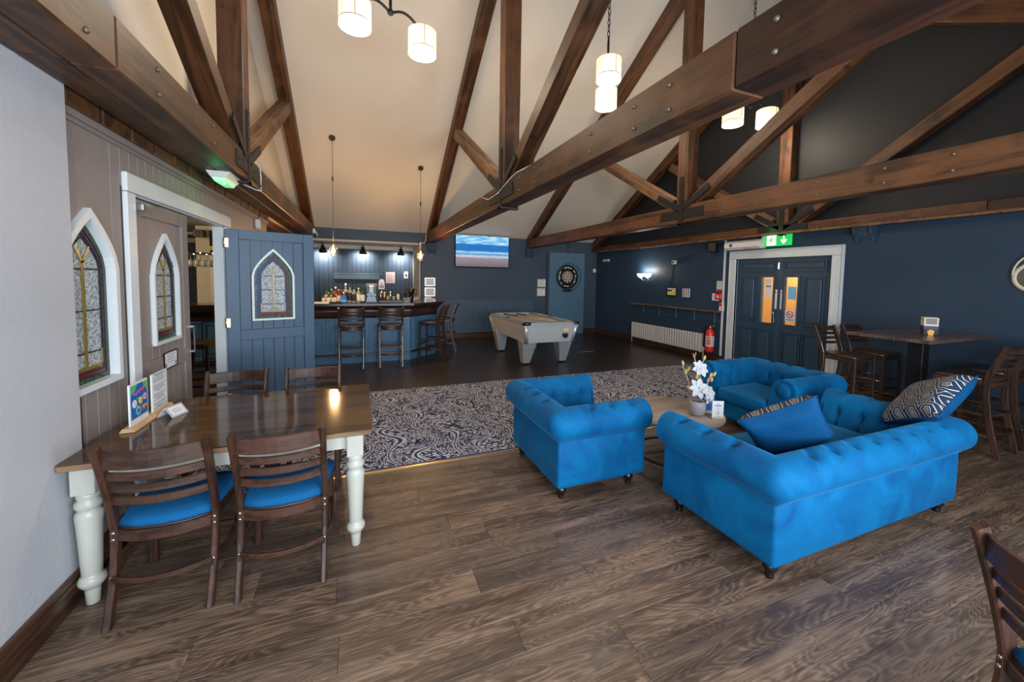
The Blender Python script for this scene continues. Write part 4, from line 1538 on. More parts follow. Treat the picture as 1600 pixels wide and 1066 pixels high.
def pilaster(a, p0, p1, wd=.07):
    v_ = Vector(p1) - Vector(p0)
    r = MB().box(a - wd, a + wd, -.03, 0, .185, .86, .004).box(a - wd * .45, a - wd * .15, -.038, -.03, .25, .80, .004).box(a + wd * .15, a + wd * .45, -.038, -.03, .25, .80, .004)
    r.box(a - wd - .01, a + wd + .01, -.042, 0, .185, .24, .004).box(a - wd - .008, a + wd + .008, -.04, 0, .82, .86, .004)
    return r.build('pilaster', 'blue_paint', bar, (p0[0], p0[1], 0), math.atan2(v_.y, v_.x))


for i in range(6):
    x0 = 4.19 - .085 - (i + 1) * .67
    raised_panel(x0 + .09, x0 + .58, .24, .82, BARP[0], BARP[1])
    pilaster(x0, BARP[0], BARP[1])
pilaster(4.19 - .07, BARP[0], BARP[1])
pilaster(.08, BARP[1], BARP[2], .05)
raised_panel(.17, .74, .24, .82, BARP[1], BARP[2])
raised_panel(.15, .85, .24, .82, BARP[2], BARP[3])
raised_panel(.95, 1.7, .24, .82, BARP[2], BARP[3])
CTZ = 1.14
A = offset_poly(BARP, .17)
I = [(.98, 10.44), (.98, 8.85), (.68, 8.58), (-3.3, 8.58)]
bt = MB().prism(A + I, 1.10, CTZ - .004, 'z').build('bar_counter', 'bar_top_wood')
tag(bt, 'dark polished wooden counter top of the bar', 'counter')
A2, A3 = offset_poly(BARP, .176), offset_poly(BARP, .155)
MB().prism(offset_poly(BARP, .176) + offset_poly(BARP, .150)[::-1], 1.105, CTZ, 'z').build('edge_lip', 'mahogany_x', bt)
mt = MB().box(-1.02, -.55, 7.92, 8.10, CTZ + .001, CTZ + .016, .004).build('bar_towel', 'white_paper')
tag(mt, 'folded white towel on the counter beside the blue door', 'towel')
MB().box(-1.0, -.57, 7.93, 8.09, CTZ + .016, CTZ + .03, .006).build('fold', 'offwhite', mt)

BOT = 'bottles standing on the bar counter'


def bottle(label, x, y, h, r, body, cap, lab=None, neck=.3, lw=.42, shoulder=.62):
    t = thing('bottle', label, 'bottle', (x, y, CTZ), 0, BOT)
    nr = r * .34
    MB().lathe([(0, .002), (r * .92, .002), (r, .012), (r, h * shoulder), (r * .8, h * (shoulder + .07)), (nr * 1.1, h * (1 - neck * .75)), (nr, h * .9), (nr * 1.25, h * .93), (nr * 1.25, h * .95), (0, h * .95)], 16).build('body', body, t)
    MB().lathe([(nr * 1.35, h * .89), (nr * 1.4, h * .90), (nr * 1.35, h), (0, h)], 12).build('cap', cap, t)
    if lab:
        MB().lathe([(r + .0008, h * .12), (r + .0012, h * .13), (r + .0012, h * (.12 + lw)), (r + .0008, h * (.125 + lw))], 16, caps=False).build('label', lab, t)
    return t


bottle('small dark green bottle at the left end of the bar bottles', -.66, 8.22, .17, .028, 'bottle_green', 'black_plastic', 'label_cream')
bottle('tall green bottle with clear neck, second from the left on the bar', -.61, 8.30, .28, .036, 'bottle_green', 'black_plastic', 'label_cream')
bottle('short amber bottle with cream label in front on the bar', -.565, 8.10, .20, .034, 'bottle_brown', 'brass', 'label_cream')
bottle('green bottle with pale teal cap behind the amber one', -.53, 8.34, .26, .036, 'bottle_green', 'paleblue_print', 'label_cream')
bottle('stout brown whisky bottle with cream label and red neck', -.475, 8.12, .22, .048, 'bottle_brown', 'red_paint', 'label_cream', .26, .36, .55)
bottle('dark red bottle with white cap behind the whisky', -.46, 8.36, .30, .036, 'bottle_red', 'white_paper', 'label_cream')
bottle('red bottle with pink label and green neck on the bar', -.395, 8.18, .26, .037, 'bottle_red', 'green_print', 'pink_paper')
bottle('dark bottle with red cap between the pink label and the blue one', -.355, 8.45, .24, .034, 'bottle_brown', 'red_paint', 'label_black')
bottle('squat bright blue bottle on the bar', -.305, 8.08, .21, .054, 'bottle_blue', 'chrome', 'paleblue_print', .34, .2, .45)
bottle('tallest clear bottle with white top on the bar', -.28, 8.36, .37, .038, 'bottle_clear', 'white_paper', 'label_black', .4)
bottle('tall clear bottle with black cap and black label', -.20, 8.30, .34, .038, 'bottle_clear', 'black_plastic', 'label_black', .4)
bottle('clear bottle with dark label and grey cap', -.13, 8.24, .30, .038, 'bottle_clear', 'black_plastic', 'label_black')
bottle('clear bottle of pale yellow spirit with white label', -.045, 8.24, .29, .040, 'bottle_amber', 'chrome', 'label_cream')
bottle('greenish clear bottle nearest the chrome tap', .03, 8.20, .28, .037, 'bottle_green', 'black_plastic', 'white_paper')

plain('tap_steel', (.14, .18, .21), .4, .6)
fn = thing('beer_font', 'chrome beer font with tap handles on the bar', 'beer tap', (.185, 8.22, CTZ))
MB().prism([(-.10, 0), (.10, 0), (.075, .13), (.045, .22), (.045, .30), (-.045, .30), (-.045, .22), (-.075, .13)], -.06, .06, 'y').build('column', 'tap_steel', fn)
MB().lathe([(.055, -.10), (.06, -.09), (.06, .09), (.055, .10)], 16, c=(0, 0, .32), axis='x').build('crossbar', 'chrome', fn)
for s in (-1, 0, 1):
    hd = MB().box(s * .07 - .018, s * .07 + .018, -.09, -.06, .20, .34, .006).build('tap_handle', 'bar_bench_grey' if s else 'white_paper', fn)
    MB().tube([(s * .07, -.06, .18), (s * .07, -.11, .17), (s * .07, -.115, .12)], .010, 8).build('spout', 'chrome', fn)
MB().box(-.12, .12, -.14, .02, 0, .02, .004).build('drip_tray', 'black_plastic', fn)

tg = thing('tag_sign', 'white tag-shaped sign hanging behind the beer font', 'sign', (.385, 8.41, 0))
MB().prism([(-.055, 1.40), (.055, 1.40), (.055, 1.55), (.028, 1.60), (-.028, 1.60), (-.055, 1.55)], -.003, .003).build('plate', 'white_paper', tg)
MB().box(-.042, .042, -.0045, -.003, 1.415, 1.485).build('dark_panel', 'ink_grey', tg)
MB().box(-.035, .035, -.0045, -.003, 1.505, 1.512).box(-.03, .03, -.0045, -.003, 1.525, 1.532).build('printing', 'ink', tg)
MB().tube([(0, 0, CTZ), (0, 0, 1.4)], .006, 6).build('rod', 'chrome', tg)
MB().tube([(0, 0, 1.59), (0, .0, 1.66)], .003, 5).build('hook', 'black_plastic', tg)
MB().lathe([(.05, CTZ), (.05, CTZ + .008), (.01, CTZ + .014)], 16).build('base', 'chrome', tg)

ms = MB().box(.32, .76, 8.12, 8.34, CTZ, CTZ + .045, .006).build('service_mat', 'black_plastic')
tag(ms, 'black ribbed tray holding copper measures on the bar', 'tray')
for i in range(10):
    MB().box(.335 + i * .042, .352 + i * .042, 8.13, 8.33, CTZ + .045, CTZ + .050, .001).build('rib', 'black_plastic', ms)
ZT = CTZ + .0505
for lb, x, y, r, h, mt in (('tall copper measure at the left end of the black tray', .355, 8.2, .022, .15, 'copper'), ('tall copper measure second on the black tray', .425, 8.2, .022, .15, 'copper'),
                           ('slim steel measure on the black tray', .54, 8.22, .014, .16, 'chrome'), ('short glass jar beside the steel measure', .49, 8.2, .026, .07, 'bottle_amber'),
                           ('short amber jar on the right half of the tray', .60, 8.2, .026, .06, 'bottle_amber'), ('small cream bottle at the right end of the tray', .69, 8.24, .026, .11, 'label_cream')):
    t = thing('bar_measure' if 'measure' in lb else 'jar', lb, 'measure' if 'measure' in lb else 'jar', (x, y, ZT))
    MB().lathe([(r * .8, 0), (r, .004), (r, h * .75), (r * .85, h * .8), (r * .9, h)], 14).build('body', mt, t)
    MB().lathe([(r * .95, h), (r * .95, h + .01), (0, h + .012)], 14).build('rim', 'chrome' if mt != 'chrome' else 'copper', t)
cd = thing('napkin_caddy', 'clear caddy with dark napkins at the bar corner', 'caddy', (.85, 8.18, CTZ), .3)
MB().box(-.06, .06, -.05, .05, 0, .10, .004).build('box', 'bottle_clear', cd)
MB().box(-.045, -.005, -.035, .035, .03, .20, .006).build('napkins', 'black_plastic', cd)
MB().prism([(.0, .03), (.05, .03), (.04, .22), (-.02, .28)], -.02, .02).build('menu_card', 'dark_shade', cd)
bn = thing('straw_bin', 'black round container with handle at the bar corner', 'container', (.945, 8.34, CTZ))
MB().lathe([(.05, 0), (.055, .01), (.06, .10), (.055, .15), (.075, .16), (.08, .27), (.07, .285), (0, .285)], 18).build('body', 'black_gloss', bn)
MB().tube([(.075, 0, .25), (.125, 0, .24), (.12, 0, .16), (.07, 0, .15)], .009, 8).build('handle', 'black_gloss', bn)
for lb, x, y in (('small tumbler at the bar corner beside the black container', 1.04, 8.46), ('small tumbler standing on the bar end near the white jamb', 1.12, 8.66)):
    t = thing('tumbler', lb, 'glass', (x, y, CTZ))
    MB().lathe([(.032, .001), (.038, .09), (.035, .09), (.03, .01), (0, .01)], 16).build('glass', 'bottle_clear', t)
    MB().lathe([(.0385, .086), (.0385, .092)], 16).build('rim', 'chrome', t)

# wall behind the bar
pn = MB().box(-.70, .49, 11.86, 11.90, 1.56, 1.72, .006).build('wall_box', 'bar_bench_grey')
tag(pn, 'long grey blue box fixed on the boarded wall behind the bar', 'wall box')
MB().box(-.68, .47, 11.852, 11.86, 1.70, 1.712, .002).build('lip', 'light_blue_paint', pn)
nt = MB().box(.66, .91, 11.892, 11.898, 1.46, 1.78).build('notice', 'pink_paper')
tag(nt, 'pale pink notice on the wall behind the bar', 'notice')
b = MB()
for i in range(9):
    b.box(.69, .88 - .03 * (i % 3), 11.890, 11.892, 1.50 + i * .028, 1.506 + i * .028)
b.build('printing', 'ink_grey', nt)
sc = MB().box(1.16, 1.28, 11.885, 11.898, 1.60, 1.80, .006).build('wall_switch', 'white_paper')
tag(sc, 'white socket plate near the right end of the bar wall', 'socket')
MB().lathe([(.03, -.012), (.028, .0)], 12, c=(1.22, 11.885, 1.70), axis='y').build('key', 'black_plastic', sc)


def spot(label, x, y, z_):
    t = thing('spotlight', label, 'spotlight', (x, y, z_), 0, 'black spotlights above the bar')
    MB().lathe([(.05, -.015), (.05, 0)], 14).tube([(0, 0, -.01), (0, .0, -.07)], .012, 8).build('mount', 'black_iron', t)
    MB().tube([(-.05, 0, -.06), (-.06, 0, -.10), (0, 0, -.07), (.06, 0, -.10), (.05, 0, -.06)], .006, 6).build('yoke', 'black_iron', t)
    o = MB().lathe([(.0, .08), (.035, .07), (.04, .02), (.085, -.05), (.105, -.115), (.09, -.11)], 18, caps=False).build('reflector', 'black_gloss', t, (0, 0, -.12), (math.radians(12), 0, 0))
    MB().lathe([(.06, -.06), (0, -.056)], 14, caps=False).build('lens', 'bulb_white', o)
    l = bpy.data.lights.new('spot_beam', 'SPOT'); l.energy = 50; l.color = (1, .95, .86); l.spot_size = math.radians(135); l.spot_blend = .7; l.shadow_soft_size = .04
    q = bpy.data.objects.new('spot_beam', l); COL.objects.link(q); q.location = (x, y + .03, z_ - .24); q.rotation_euler = (math.radians(62), 0, 0)


spot('black spotlight over the bar, middle of the three', .05, 11.6, 2.50)
spot('black spotlight over the bar, nearest the white jamb', 1.05, 11.6, 2.50)
spot('black spotlight over the bar, beside the blue door', -.93, 11.6, 2.50)

# the other bar room glimpsed through the doorway
struct(MB().box(-6, -5.9, 2, 12, 0, 2.8).box(-6, -1.55, 2.3, 2.4, 0, 2.8).build('wall_other_room', 'navy_wall'))
struct(MB().box(-6, -1.49, 2.3, YB, 2.62, 2.7).build('ceiling_other_room', 'cream_plaster'))
pv = MB().box(-3.02, -2.76, 9.6, 9.72, 0, 2.6, .008).build('white_post', 'wood_white')
tag(pv, 'weathered white wooden post seen through the doorway', 'post')
MB().box(-2.80, -2.74, 9.59, 9.60, 0, 2.6, .004).build('edge_strip', 'offwhite', pv)
bs = thing('back_bar_shelf', 'wooden back bar shelving seen through the doorway', 'shelf', (-2.55, 9.95, 0))
for z_ in (1.0, 1.42, 2.12):
    MB().box(-.45, .45, -.15, .15, z_, z_ + .03, .004).build('shelf_board', 'shelf_wood', bs)
MB().box(-.45, .45, .12, .15, .9, 2.6).build('back', 'mahogany_x', bs)
MB().box(-.2, .1, -.02, .11, 1.5, 1.95, .01).build('copper_panel', 'copper', bs)
for i in range(5):
    MB().lathe([(.03, 0), (.03, .16), (.01, .2), (.01, .26)], 10, c=(-.2 + i * .1, 0, 1.03)).build('tankard', 'chrome', bs)
gr = thing('glass_rack', 'hanging rack of wine glasses with string lights through the doorway', 'glass rack', (-2.45, 8.35, 0))
MB().box(-.45, .45, -.14, .14, 1.98, 2.01, .004).build('rack_board', 'mahogany_x', gr)
MB().tube([(-.4, 0, 2.62), (-.4, 0, 2.0)], .006, 6).tube([(.4, 0, 2.62), (.4, 0, 2.0)], .006, 6).build('hanger', 'black_iron', gr)
gl = MB().lathe([(.032, 1.975), (.005, 1.965), (.005, 1.90), (.03, 1.87), (.038, 1.83), (.034, 1.77)], 10).mesh('wine_glass', 'bottle_clear')
lt_ = MB().lathe([(0, -.012), (.011, 0), (0, .012)], 6).mesh('string_light', 'fairy_lights')
for i in range(10):
    for j in (-.08, .08):
        inst('wine_glass', gl, gr, (-.40 + i * .088, j, 0))
    inst('string_light', lt_, gr, (-.42 + i * .088, -.15, 2.0 - .02 * (i % 2)))
l = bpy.data.lights.new('other_room_fill', 'POINT'); l.energy = 85; l.color = (1, .75, .45); l.shadow_soft_size = .3  # added fill light brightening the other room, placed well away from the rack
o = bpy.data.objects.new('other_room_fill', l); COL.objects.link(o); o.location = (-3.9, 7.2, 2.3)
st = dup(s1, 'dark high stool just inside the doorway beside the taupe door', (-2.0, 6.35, 0), math.radians(-100)); st['group'] = 'stools in the other bar room'
bx = MB().box(-2.98, -2.82, 9.35, 9.55, 2.36, 2.5, .01).build('wall_speaker', 'black_plastic')
tag(bx, 'small black speaker on the white post through the doorway', 'speaker')
MB().box(-2.96, -2.84, 9.345, 9.35, 2.38, 2.48).build('grille', 'black_iron', bx)
bx = MB().box(-2.26, -2.17, 7.76, 7.84, 2.0, 2.35, .008).build('emergency_torch', 'black_plastic')
tag(bx, 'black and yellow torch hanging high in the doorway view', 'torch')
MB().box(-2.265, -2.165, 7.755, 7.845, 2.03, 2.10, .006).build('yellow_band', 'yellow_sticker', bx)

# ================================================================== BACK WALL FITTINGS
tv = thing('television', 'wall-mounted television showing a beach and sea', 'television', (3.10, YB - .02, 0))
MB().box(-.765, .765, -.075, -.03, 1.945, 2.82, .006).box(-.3, .3, -.03, .015, 2.2, 2.6).build('casing', 'black_gloss', tv)
MB().box(-.75, .75, -.0765, -.0752, 1.965, 2.805).build('screen', 'tv_picture', tv)

NG = 'framed white notices on the back wall'


def notice(label, x0, x1, z0, z1, y=YB, lines=3):
    t = thing('framed_notice', label, 'notice', ((x0 + x1) / 2, y, (z0 + z1) / 2), 0, NG)
    hw, hh = (x1 - x0) / 2, (z1 - z0) / 2
    MB().ringprism([(-hw, -hh), (hw, -hh), (hw, hh), (-hw, hh)], [(-hw + .02, -hh + .02), (hw - .02, -hh + .02), (hw - .02, hh - .02), (-hw + .02, hh - .02)], -.022, -.002).build('frame', 'silver_trim', t)
    MB().box(-hw + .018, hw - .018, -.012, -.006, -hh + .018, hh - .018).build('sheet', 'white_paper', t)
    b = MB()
    for i in range(lines):
        z_ = lerp(-hh + .055, hh - .045, i / (lines - 1))
        wd = hw * (.62 if i % 2 else .75)
        b.box(-wd, wd, -.014, -.012, z_ - .006, z_ + .006)
    b.build('printing', 'ink_grey', t)
    return t


notice('framed white notice beside the bar jamb, upper of the pair', 1.55, 1.82, 1.42, 1.64)
notice('framed white notice beside the bar jamb, lower of the pair', 1.55, 1.82, 1.15, 1.38, lines=4)
notice('framed white notice left of the dartboard panel, upper of the pair', 4.80, 5.07, 1.42, 1.65, lines=4)
notice('framed white notice left of the dartboard panel, lower of the pair', 4.79, 5.06, 1.15, 1.39)

dp = MB().box(5.16, 6.35, YB - .085, YB - .035, .0, 2.45, .004).build('dart_panel', 'light_blue_paint')
tag(dp, 'tall pale blue panel behind the dartboard', 'panel')
MB().box(5.10, 5.16, YB - .08, YB - .035, 0, 2.45, .004).build('side_batten', 'slate_wall', dp)
MB().tube([(5.78, YB - .06, 2.45), (5.78, YB - .045, 2.74)], .008, 6).build('lamp_rod', 'black_iron', dp)
db = thing('dartboard', 'dartboard with black surround and ring light on the pale blue panel', 'dartboard', (5.745, YB - .086, 1.73))
MB().lathe([(.225, 0), (.225, -.035), (.35, -.035), (.36, -.025), (.36, 0), (.225, 0)], 48, axis='y', caps=False).build('surround', 'black_plastic', db)
seg = MB()


def sector(r0, r1, a0, a1, mi, y_=-.041):
    n = 3
    vs = [(r * math.cos(lerp(a0, a1, i / n)), y_, r * math.sin(lerp(a0, a1, i / n))) for r in (r0, r1) for i in range(n + 1)]
    seg.add(vs, [(i, i + 1, n + 2 + i, n + 1 + i) for i in range(n)], mi)


plain('dart_cream', (.72, .64, .48), .8)
plain('dart_red', (.42, .03, .03), .8)
plain('dart_green', (.03, .22, .08), .8)
for k in range(20):
    a0, a1 = (k - .5) * PI / 10, (k + .5) * PI / 10
    e = k % 2
    sector(.016, .099, a0, a1, e)
    sector(.099, .107, a0, a1, 2 if e == 0 else 3)
    sector(.107, .162, a0, a1, e)
    sector(.162, .170, a0, a1, 2 if e == 0 else 3)
sector_n = MB()
seg.lathe([(.0, -.042), (.008, -.042)], 12, 2, axis='y').lathe([(.008, -.042), (.016, -.042)], 12, 3, axis='y', caps=False).lathe([(.170, -.041), (.2255, -.041), (.2255, 0)], 40, 0, axis='y', caps=False)
seg.build('board', ['black_plastic', 'dart_cream', 'dart_red', 'dart_green'], db)
nb = MB()
for k in range(20):
    a = k * PI / 10
    nb.box(.19 * math.cos(a) - .008, .19 * math.cos(a) + .008, -.0435, -.0415, .19 * math.sin(a) - .011, .19 * math.sin(a) + .011)
nb.build('numbers', 'ink_grey', db)
ltr = MB()
for a0, a1 in ((1.1, 1.32), (1.38, 1.62), (1.70, 2.0), (2.5, 2.9), (3.0, 3.5), (4.3, 4.55), (4.65, 4.85), (5.6, 5.9), (.5, .8), (.05, .2), (3.75, 4.0)):
    n = 4
    vs = [(r * math.cos(lerp(a0, a1, i / n)), -.0365, r * math.sin(lerp(a0, a1, i / n))) for r in (.265, .292) for i in range(n + 1)]
    ltr.add(vs, [(i, i + 1, n + 2 + i, n + 1 + i) for i in range(n)])
ltr.build('surround_print', 'white_paper', db)
MB().tube([(.02 + .40 * math.cos(2 * PI * i / 48), -.11, .40 * math.sin(2 * PI * i / 48)) for i in range(48)], .007, 6, closed=True).build('ring_light', 'black_iron', db)
for a in (0, 2.1, 4.2):
    MB().tube([(.36 * math.cos(a), -.02, .36 * math.sin(a)), (.02 + .40 * math.cos(a), -.11, .40 * math.sin(a))], .006, 6).build('bracket', 'black_iron', db)
MB().box(-.12, .12, -.10, -.01, -.44, -.37, .006).build('dart_tray', 'black_plastic', db)
MB().box(-.05, .02, -.09, -.05, -.425, -.405, .004).build('flight', 'white_paper', db)

# pool table
pl = thing('pool_table', 'grey coin-operated pool table with tapered legs', 'pool table', (3.345, 7.665, 0))
hx, hy = .565, 1.105


def frustum(m, x0, x1, y0, y1, z0, X0, X1, Y0, Y1, z1, mi=0):
    vs = [(x0, y0, z0), (x1, y0, z0), (x1, y1, z0), (x0, y1, z0), (X0, Y0, z1), (X1, Y0, z1), (X1, Y1, z1), (X0, Y1, z1)]
    return m.add(vs, [(3, 2, 1, 0), (4, 5, 6, 7), (0, 1, 5, 4), (1, 2, 6, 5), (2, 3, 7, 6), (3, 0, 4, 7)], mi)


frustum(MB(), -hx + .07, hx - .07, -hy + .12, hy - .12, .45, -hx + .01, hx - .01, -hy + .01, hy - .01, .80).build('cabinet', 'pool_grey', pl)
for sx in (-1, 1):
    for sy in (-1, 1):
        P0, P1 = Vector((sx * (hx - .085), sy * (hy - .135), .45)), Vector((sx * (hx - .03), sy * (hy - .03), .805))
        MB().tube([P0, P1], .038, 12).build('corner_piece', 'silver_trim', pl)
        lgm = MB()
        cx_, cy_ = sx * (hx - .20), sy * (hy - .26)
        frustum(lgm, cx_ - .07 + sx * .03, cx_ + .07 + sx * .03, cy_ - .07 - sy * .12, cy_ + .07 - sy * .12, .03, cx_ - .15 + sx * .02, cx_ + .15 + sx * .02, cy_ - .13 - sy * .06, cy_ + .13 - sy * .06, .46)
        lgm.build('leg', 'silver_trim', pl)
        MB().lathe([(.05, 0), (.06, .012), (.06, .03)], 16, c=(cx_ + sx * .03, cy_ - sy * .12, 0)).build('foot', 'black_plastic', pl)
        MB().lathe([(.075, .80), (.08, .805), (.08, .848), (.07, .852), (.055, .85)], 16, c=(sx * (hx - .055), sy * (hy - .055), 0)).build('pocket', 'black_plastic', pl)
rail = rrect(-hx, hx, -hy, hy, .03, 4)
MB().ringprism(rail, rrect(-hx + .12, hx - .12, -hy + .12, hy - .12, .02, 4), .80, .842, 'z').build('rail', 'silver_trim', pl)
MB().box(-hx + .1, hx - .1, -hy + .1, hy - .1, .79, .812).build('cloth', 'pool_cloth', pl)
for sx in (-1, 1):
    MB().lathe([(.05, .80), (.055, .848), (.045, .85)], 14, c=(sx * (hx - .06), 0, 0)).build('pocket', 'black_plastic', pl)
    MB().prism([(sx * (hx - .12), .84), (sx * (hx - .16), .838), (sx * (hx - .14), .812), (sx * (hx - .12), .812)], -hy + .15, hy - .15, 'y').build('cushion', 'pool_cloth', pl)
MB().box(.25, .36, -hy + .035, -hy + .05, .66, .72, .002).build('sticker', 'yellow_sticker', pl, label='yellow price sticker')
MB().prism([(.24, .62), (.36, .62), (.345, .54), (.29, .53), (.25, .56)], -hy + .04, -hy + .075).build('coin_slot', 'black_plastic', pl)
for lb, a, b in (('wooden pool cue lying diagonally, butt on the left rail', (-.36, .62, .858), (.18, -.78, .83)), ('wooden pool cue lying on the table beside the other', (-.02, .68, .852), (.26, -.60, .83))):
    q = thing('pool_cue', lb, 'pool cue', (3.345, 7.665, 0), 0, 'cues on the pool table')
    A_, B_ = Vector(a), Vector(b)
    MB().tube([A_.lerp(B_, .3), B_], .010, 8, scale=[1, .55]).build('shaft', 'cue_wood', q)
    MB().tube([A_, A_.lerp(B_, .3)], .0145, 8, scale=[1, .75]).build('butt', 'black_gloss', q)

# ================================================================== RIGHT WALL FITTINGS
rd = thing('radiator', 'off-white column radiator under the wall shelf', 'radiator', (XR, 0, 0))
fin = MB().box(-.115, -.03, -.027, .027, .17, .54, .012).mesh('fin', 'radiator_white')
for i in range(30):
    inst('fin', fin, rd, (0, 6.29 + i * .0762, 0))
MB().box(-.10, -.04, 6.25, 8.53, .155, .185, .006).box(-.10, -.04, 6.25, 8.53, .525, .55, .006).build('header', 'radiator_white', rd)
MB().box(-.118, -.03, 6.235, 6.262, .15, .555, .006).build('end_panel', 'radiator_white', rd)
MB().box(-.118, -.03, 8.515, 8.542, .15, .555, .006).build('end_panel', 'radiator_white', rd)
MB().lathe([(.014, 0), (.014, .17), (.028, .18), (.030, .26), (.02, .27)], 12, c=(-.075, 6.19, 0)).build('valve', 'white_gloss', rd)
MB().tube([(-.075, 6.19, .19), (-.075, 6.25, .19)], .012, 8).tube([(-.075, 8.56, 0), (-.075, 8.56, .19), (-.075, 8.53, .19)], .012, 8).build('pipe', 'white_gloss', rd)

sh = thing('wall_shelf', 'long narrow wooden drinks shelf on the navy wall', 'shelf', (XR, 0, 0))
MB().box(-.16, 0, 5.80, 8.57, 1.035, 1.065, .005).build('shelf_board', 'shelf_wood', sh)
MB().box(-.02, 0, 5.80, 8.57, .80, 1.035, .003).build('back_board', 'navy_wall', sh)
for y in (7.62, 7.06, 6.52, 5.98, 8.2):
    MB().box(-.03, -.02, y - .012, y + .012, .80, 1.035, .003).build('batten', 'light_blue_paint' if 0 else 'blue_paint', sh)

pc = thing('framed_picture', 'small black frame with a coloured print above the shelf', 'picture', (XR, 0, 0))
MB().box(-.025, -.002, 7.07, 7.40, 1.30, 1.52, .004).build('frame', 'black_gloss', pc)
MB().box(-.0265, -.025, 7.10, 7.36, 1.33, 1.42).build('lower_print', 'lime_print', pc)
MB().box(-.0265, -.025, 7.10, 7.22, 1.42, 1.45).build('orange_block', 'yellow_print', pc)
MB().box(-.0265, -.025, 7.10, 7.36, 1.455, 1.495).build('header_print', 'white_paper', pc)
MB().box(-.0275, -.0265, 7.12, 7.33, 1.47, 1.48).build('header_line', 'red_paint', pc)
nt = MB().box(XR - .006, XR - .001, 6.66, 6.93, 1.28, 1.52).build('price_list', 'navy_print')
tag(nt, 'dark printed sheet with white columns beside the small frame', 'notice')
for i in range(4):
    MB().box(XR - .0075, XR - .006, 6.685 + i * .062, 6.72 + i * .062, 1.30, 1.50).build('text_column', 'white_paper' if i != 3 else 'pink_paper', nt)
sn = thing('wall_sensor', 'small white sensor box with a wire above the frame', 'sensor', (XR, 7.18, 2.10))
MB().box(-.05, -.001, -.06, .06, -.045, .045, .008).build('box', 'off_white_plastic', sn)
MB().lathe([(.02, -.02), (.018, 0)], 10, c=(-.05, 0, 0), axis='x').build('lens', 'black_plastic', sn)
MB().tube([(-.01, .06, -.04), (-.008, .11, -.35), (-.008, .12, -.58)], .004, 5).build('wire', 'black_plastic', sn)
bx = MB().box(XR - .03, XR, 9.80, 10.10, 2.21, 2.28, .005).build('vent_plate', 'off_white_plastic')
tag(bx, 'small white plate high in the far corner of the navy wall', 'plate')
MB().box(XR - .032, XR - .03, 9.83, 10.07, 2.235, 2.25).build('slot', 'ink_grey', bx)
bx = MB().box(6.70, 6.80, YB - .03, YB, 1.89, 2.0, .005).build('light_switch', 'off_white_plastic')
tag(bx, 'white switch on the back wall beside the corner', 'switch')
MB().box(6.73, 6.77, YB - .035, YB - .03, 1.925, 1.965, .002).build('rocker', 'white_paper', bx)

fs_ = thing('fire_call_point', 'red and white fire alarm call point with signs by the door frame', 'fire alarm', (XR, 5.892, 0))
MB().box(-.008, 0, -.05, .09, 1.46, 1.68).build('upper_sign', 'offwhite', fs_)
MB().box(-.009, -.008, -.045, .085, 1.46, 1.51).build('red_band', 'red_paint', fs_)
MB().box(-.01, 0, .02, .19, 1.27, 1.42, .002).build('back_sign', 'white_paper', fs_)
MB().box(-.05, 0, -.055, .085, 1.30, 1.42, .006).build('call_point', 'red_paint', fs_)
MB().box(-.053, -.05, -.01, .04, 1.335, 1.385).build('glass', 'white_paper', fs_)
sg = MB().box(XR - .006, XR, 5.78, 5.90, 1.07, 1.24).build('extinguisher_sign', 'white_paper')
tag(sg, 'small red and white extinguisher sign above the shelf end', 'sign')
MB().box(XR - .008, XR - .006, 5.785, 5.895, 1.16, 1.235).build('red_panel', 'red_paint', sg)

ex_ = thing('fire_extinguisher', 'red fire extinguisher hung beside the radiator', 'fire extinguisher', (XR - .11, 6.0, .20))
MB().lathe([(.07, 0), (.082, .012), (.085, .05), (.085, .40), (.075, .44), (.045, .475), (.025, .485), (.022, .51)], 24).build('cylinder', 'red_paint', ex_)
MB().lathe([(.0858, .12), (.0862, .125), (.0862, .335), (.0858, .34)], 24, caps=False).build('label', 'pink_paper', ex_)
b = MB()
for i, (z_, wd) in enumerate(((.31, .05), (.265, .045), (.235, .05), (.20, .04), (.17, .05))):
    for j in range(4):
        a = PI * 1.06 + j * .2
        b.box(-.0095, .0095, -.0885, -.0868, z_ - .011, z_ + .011, M=Matrix.Rotation(a + PI / 2, 4, 'Z'))
b.build('lettering', 'red_paint', ex_)
MB().lathe([(.024, .50), (.024, .535), (.012, .54)], 12).box(-.02, .02, -.10, .03, .535, .55, .004).box(-.018, .018, -.115, .0, .562, .575, .004).build('valve', 'chrome', ex_)
MB().tube([(0, .03, .52), (0, .11, .50), (0, .135, .40), (0, .125, .25), (0, .11, .14)], .011, 8).build('hose', 'black_plastic', ex_)
MB().lathe([(.03, 0), (.03, .015)], 8, c=(.095, 0, .42), axis='x').build('wall_hook', 'black_iron', ex_)

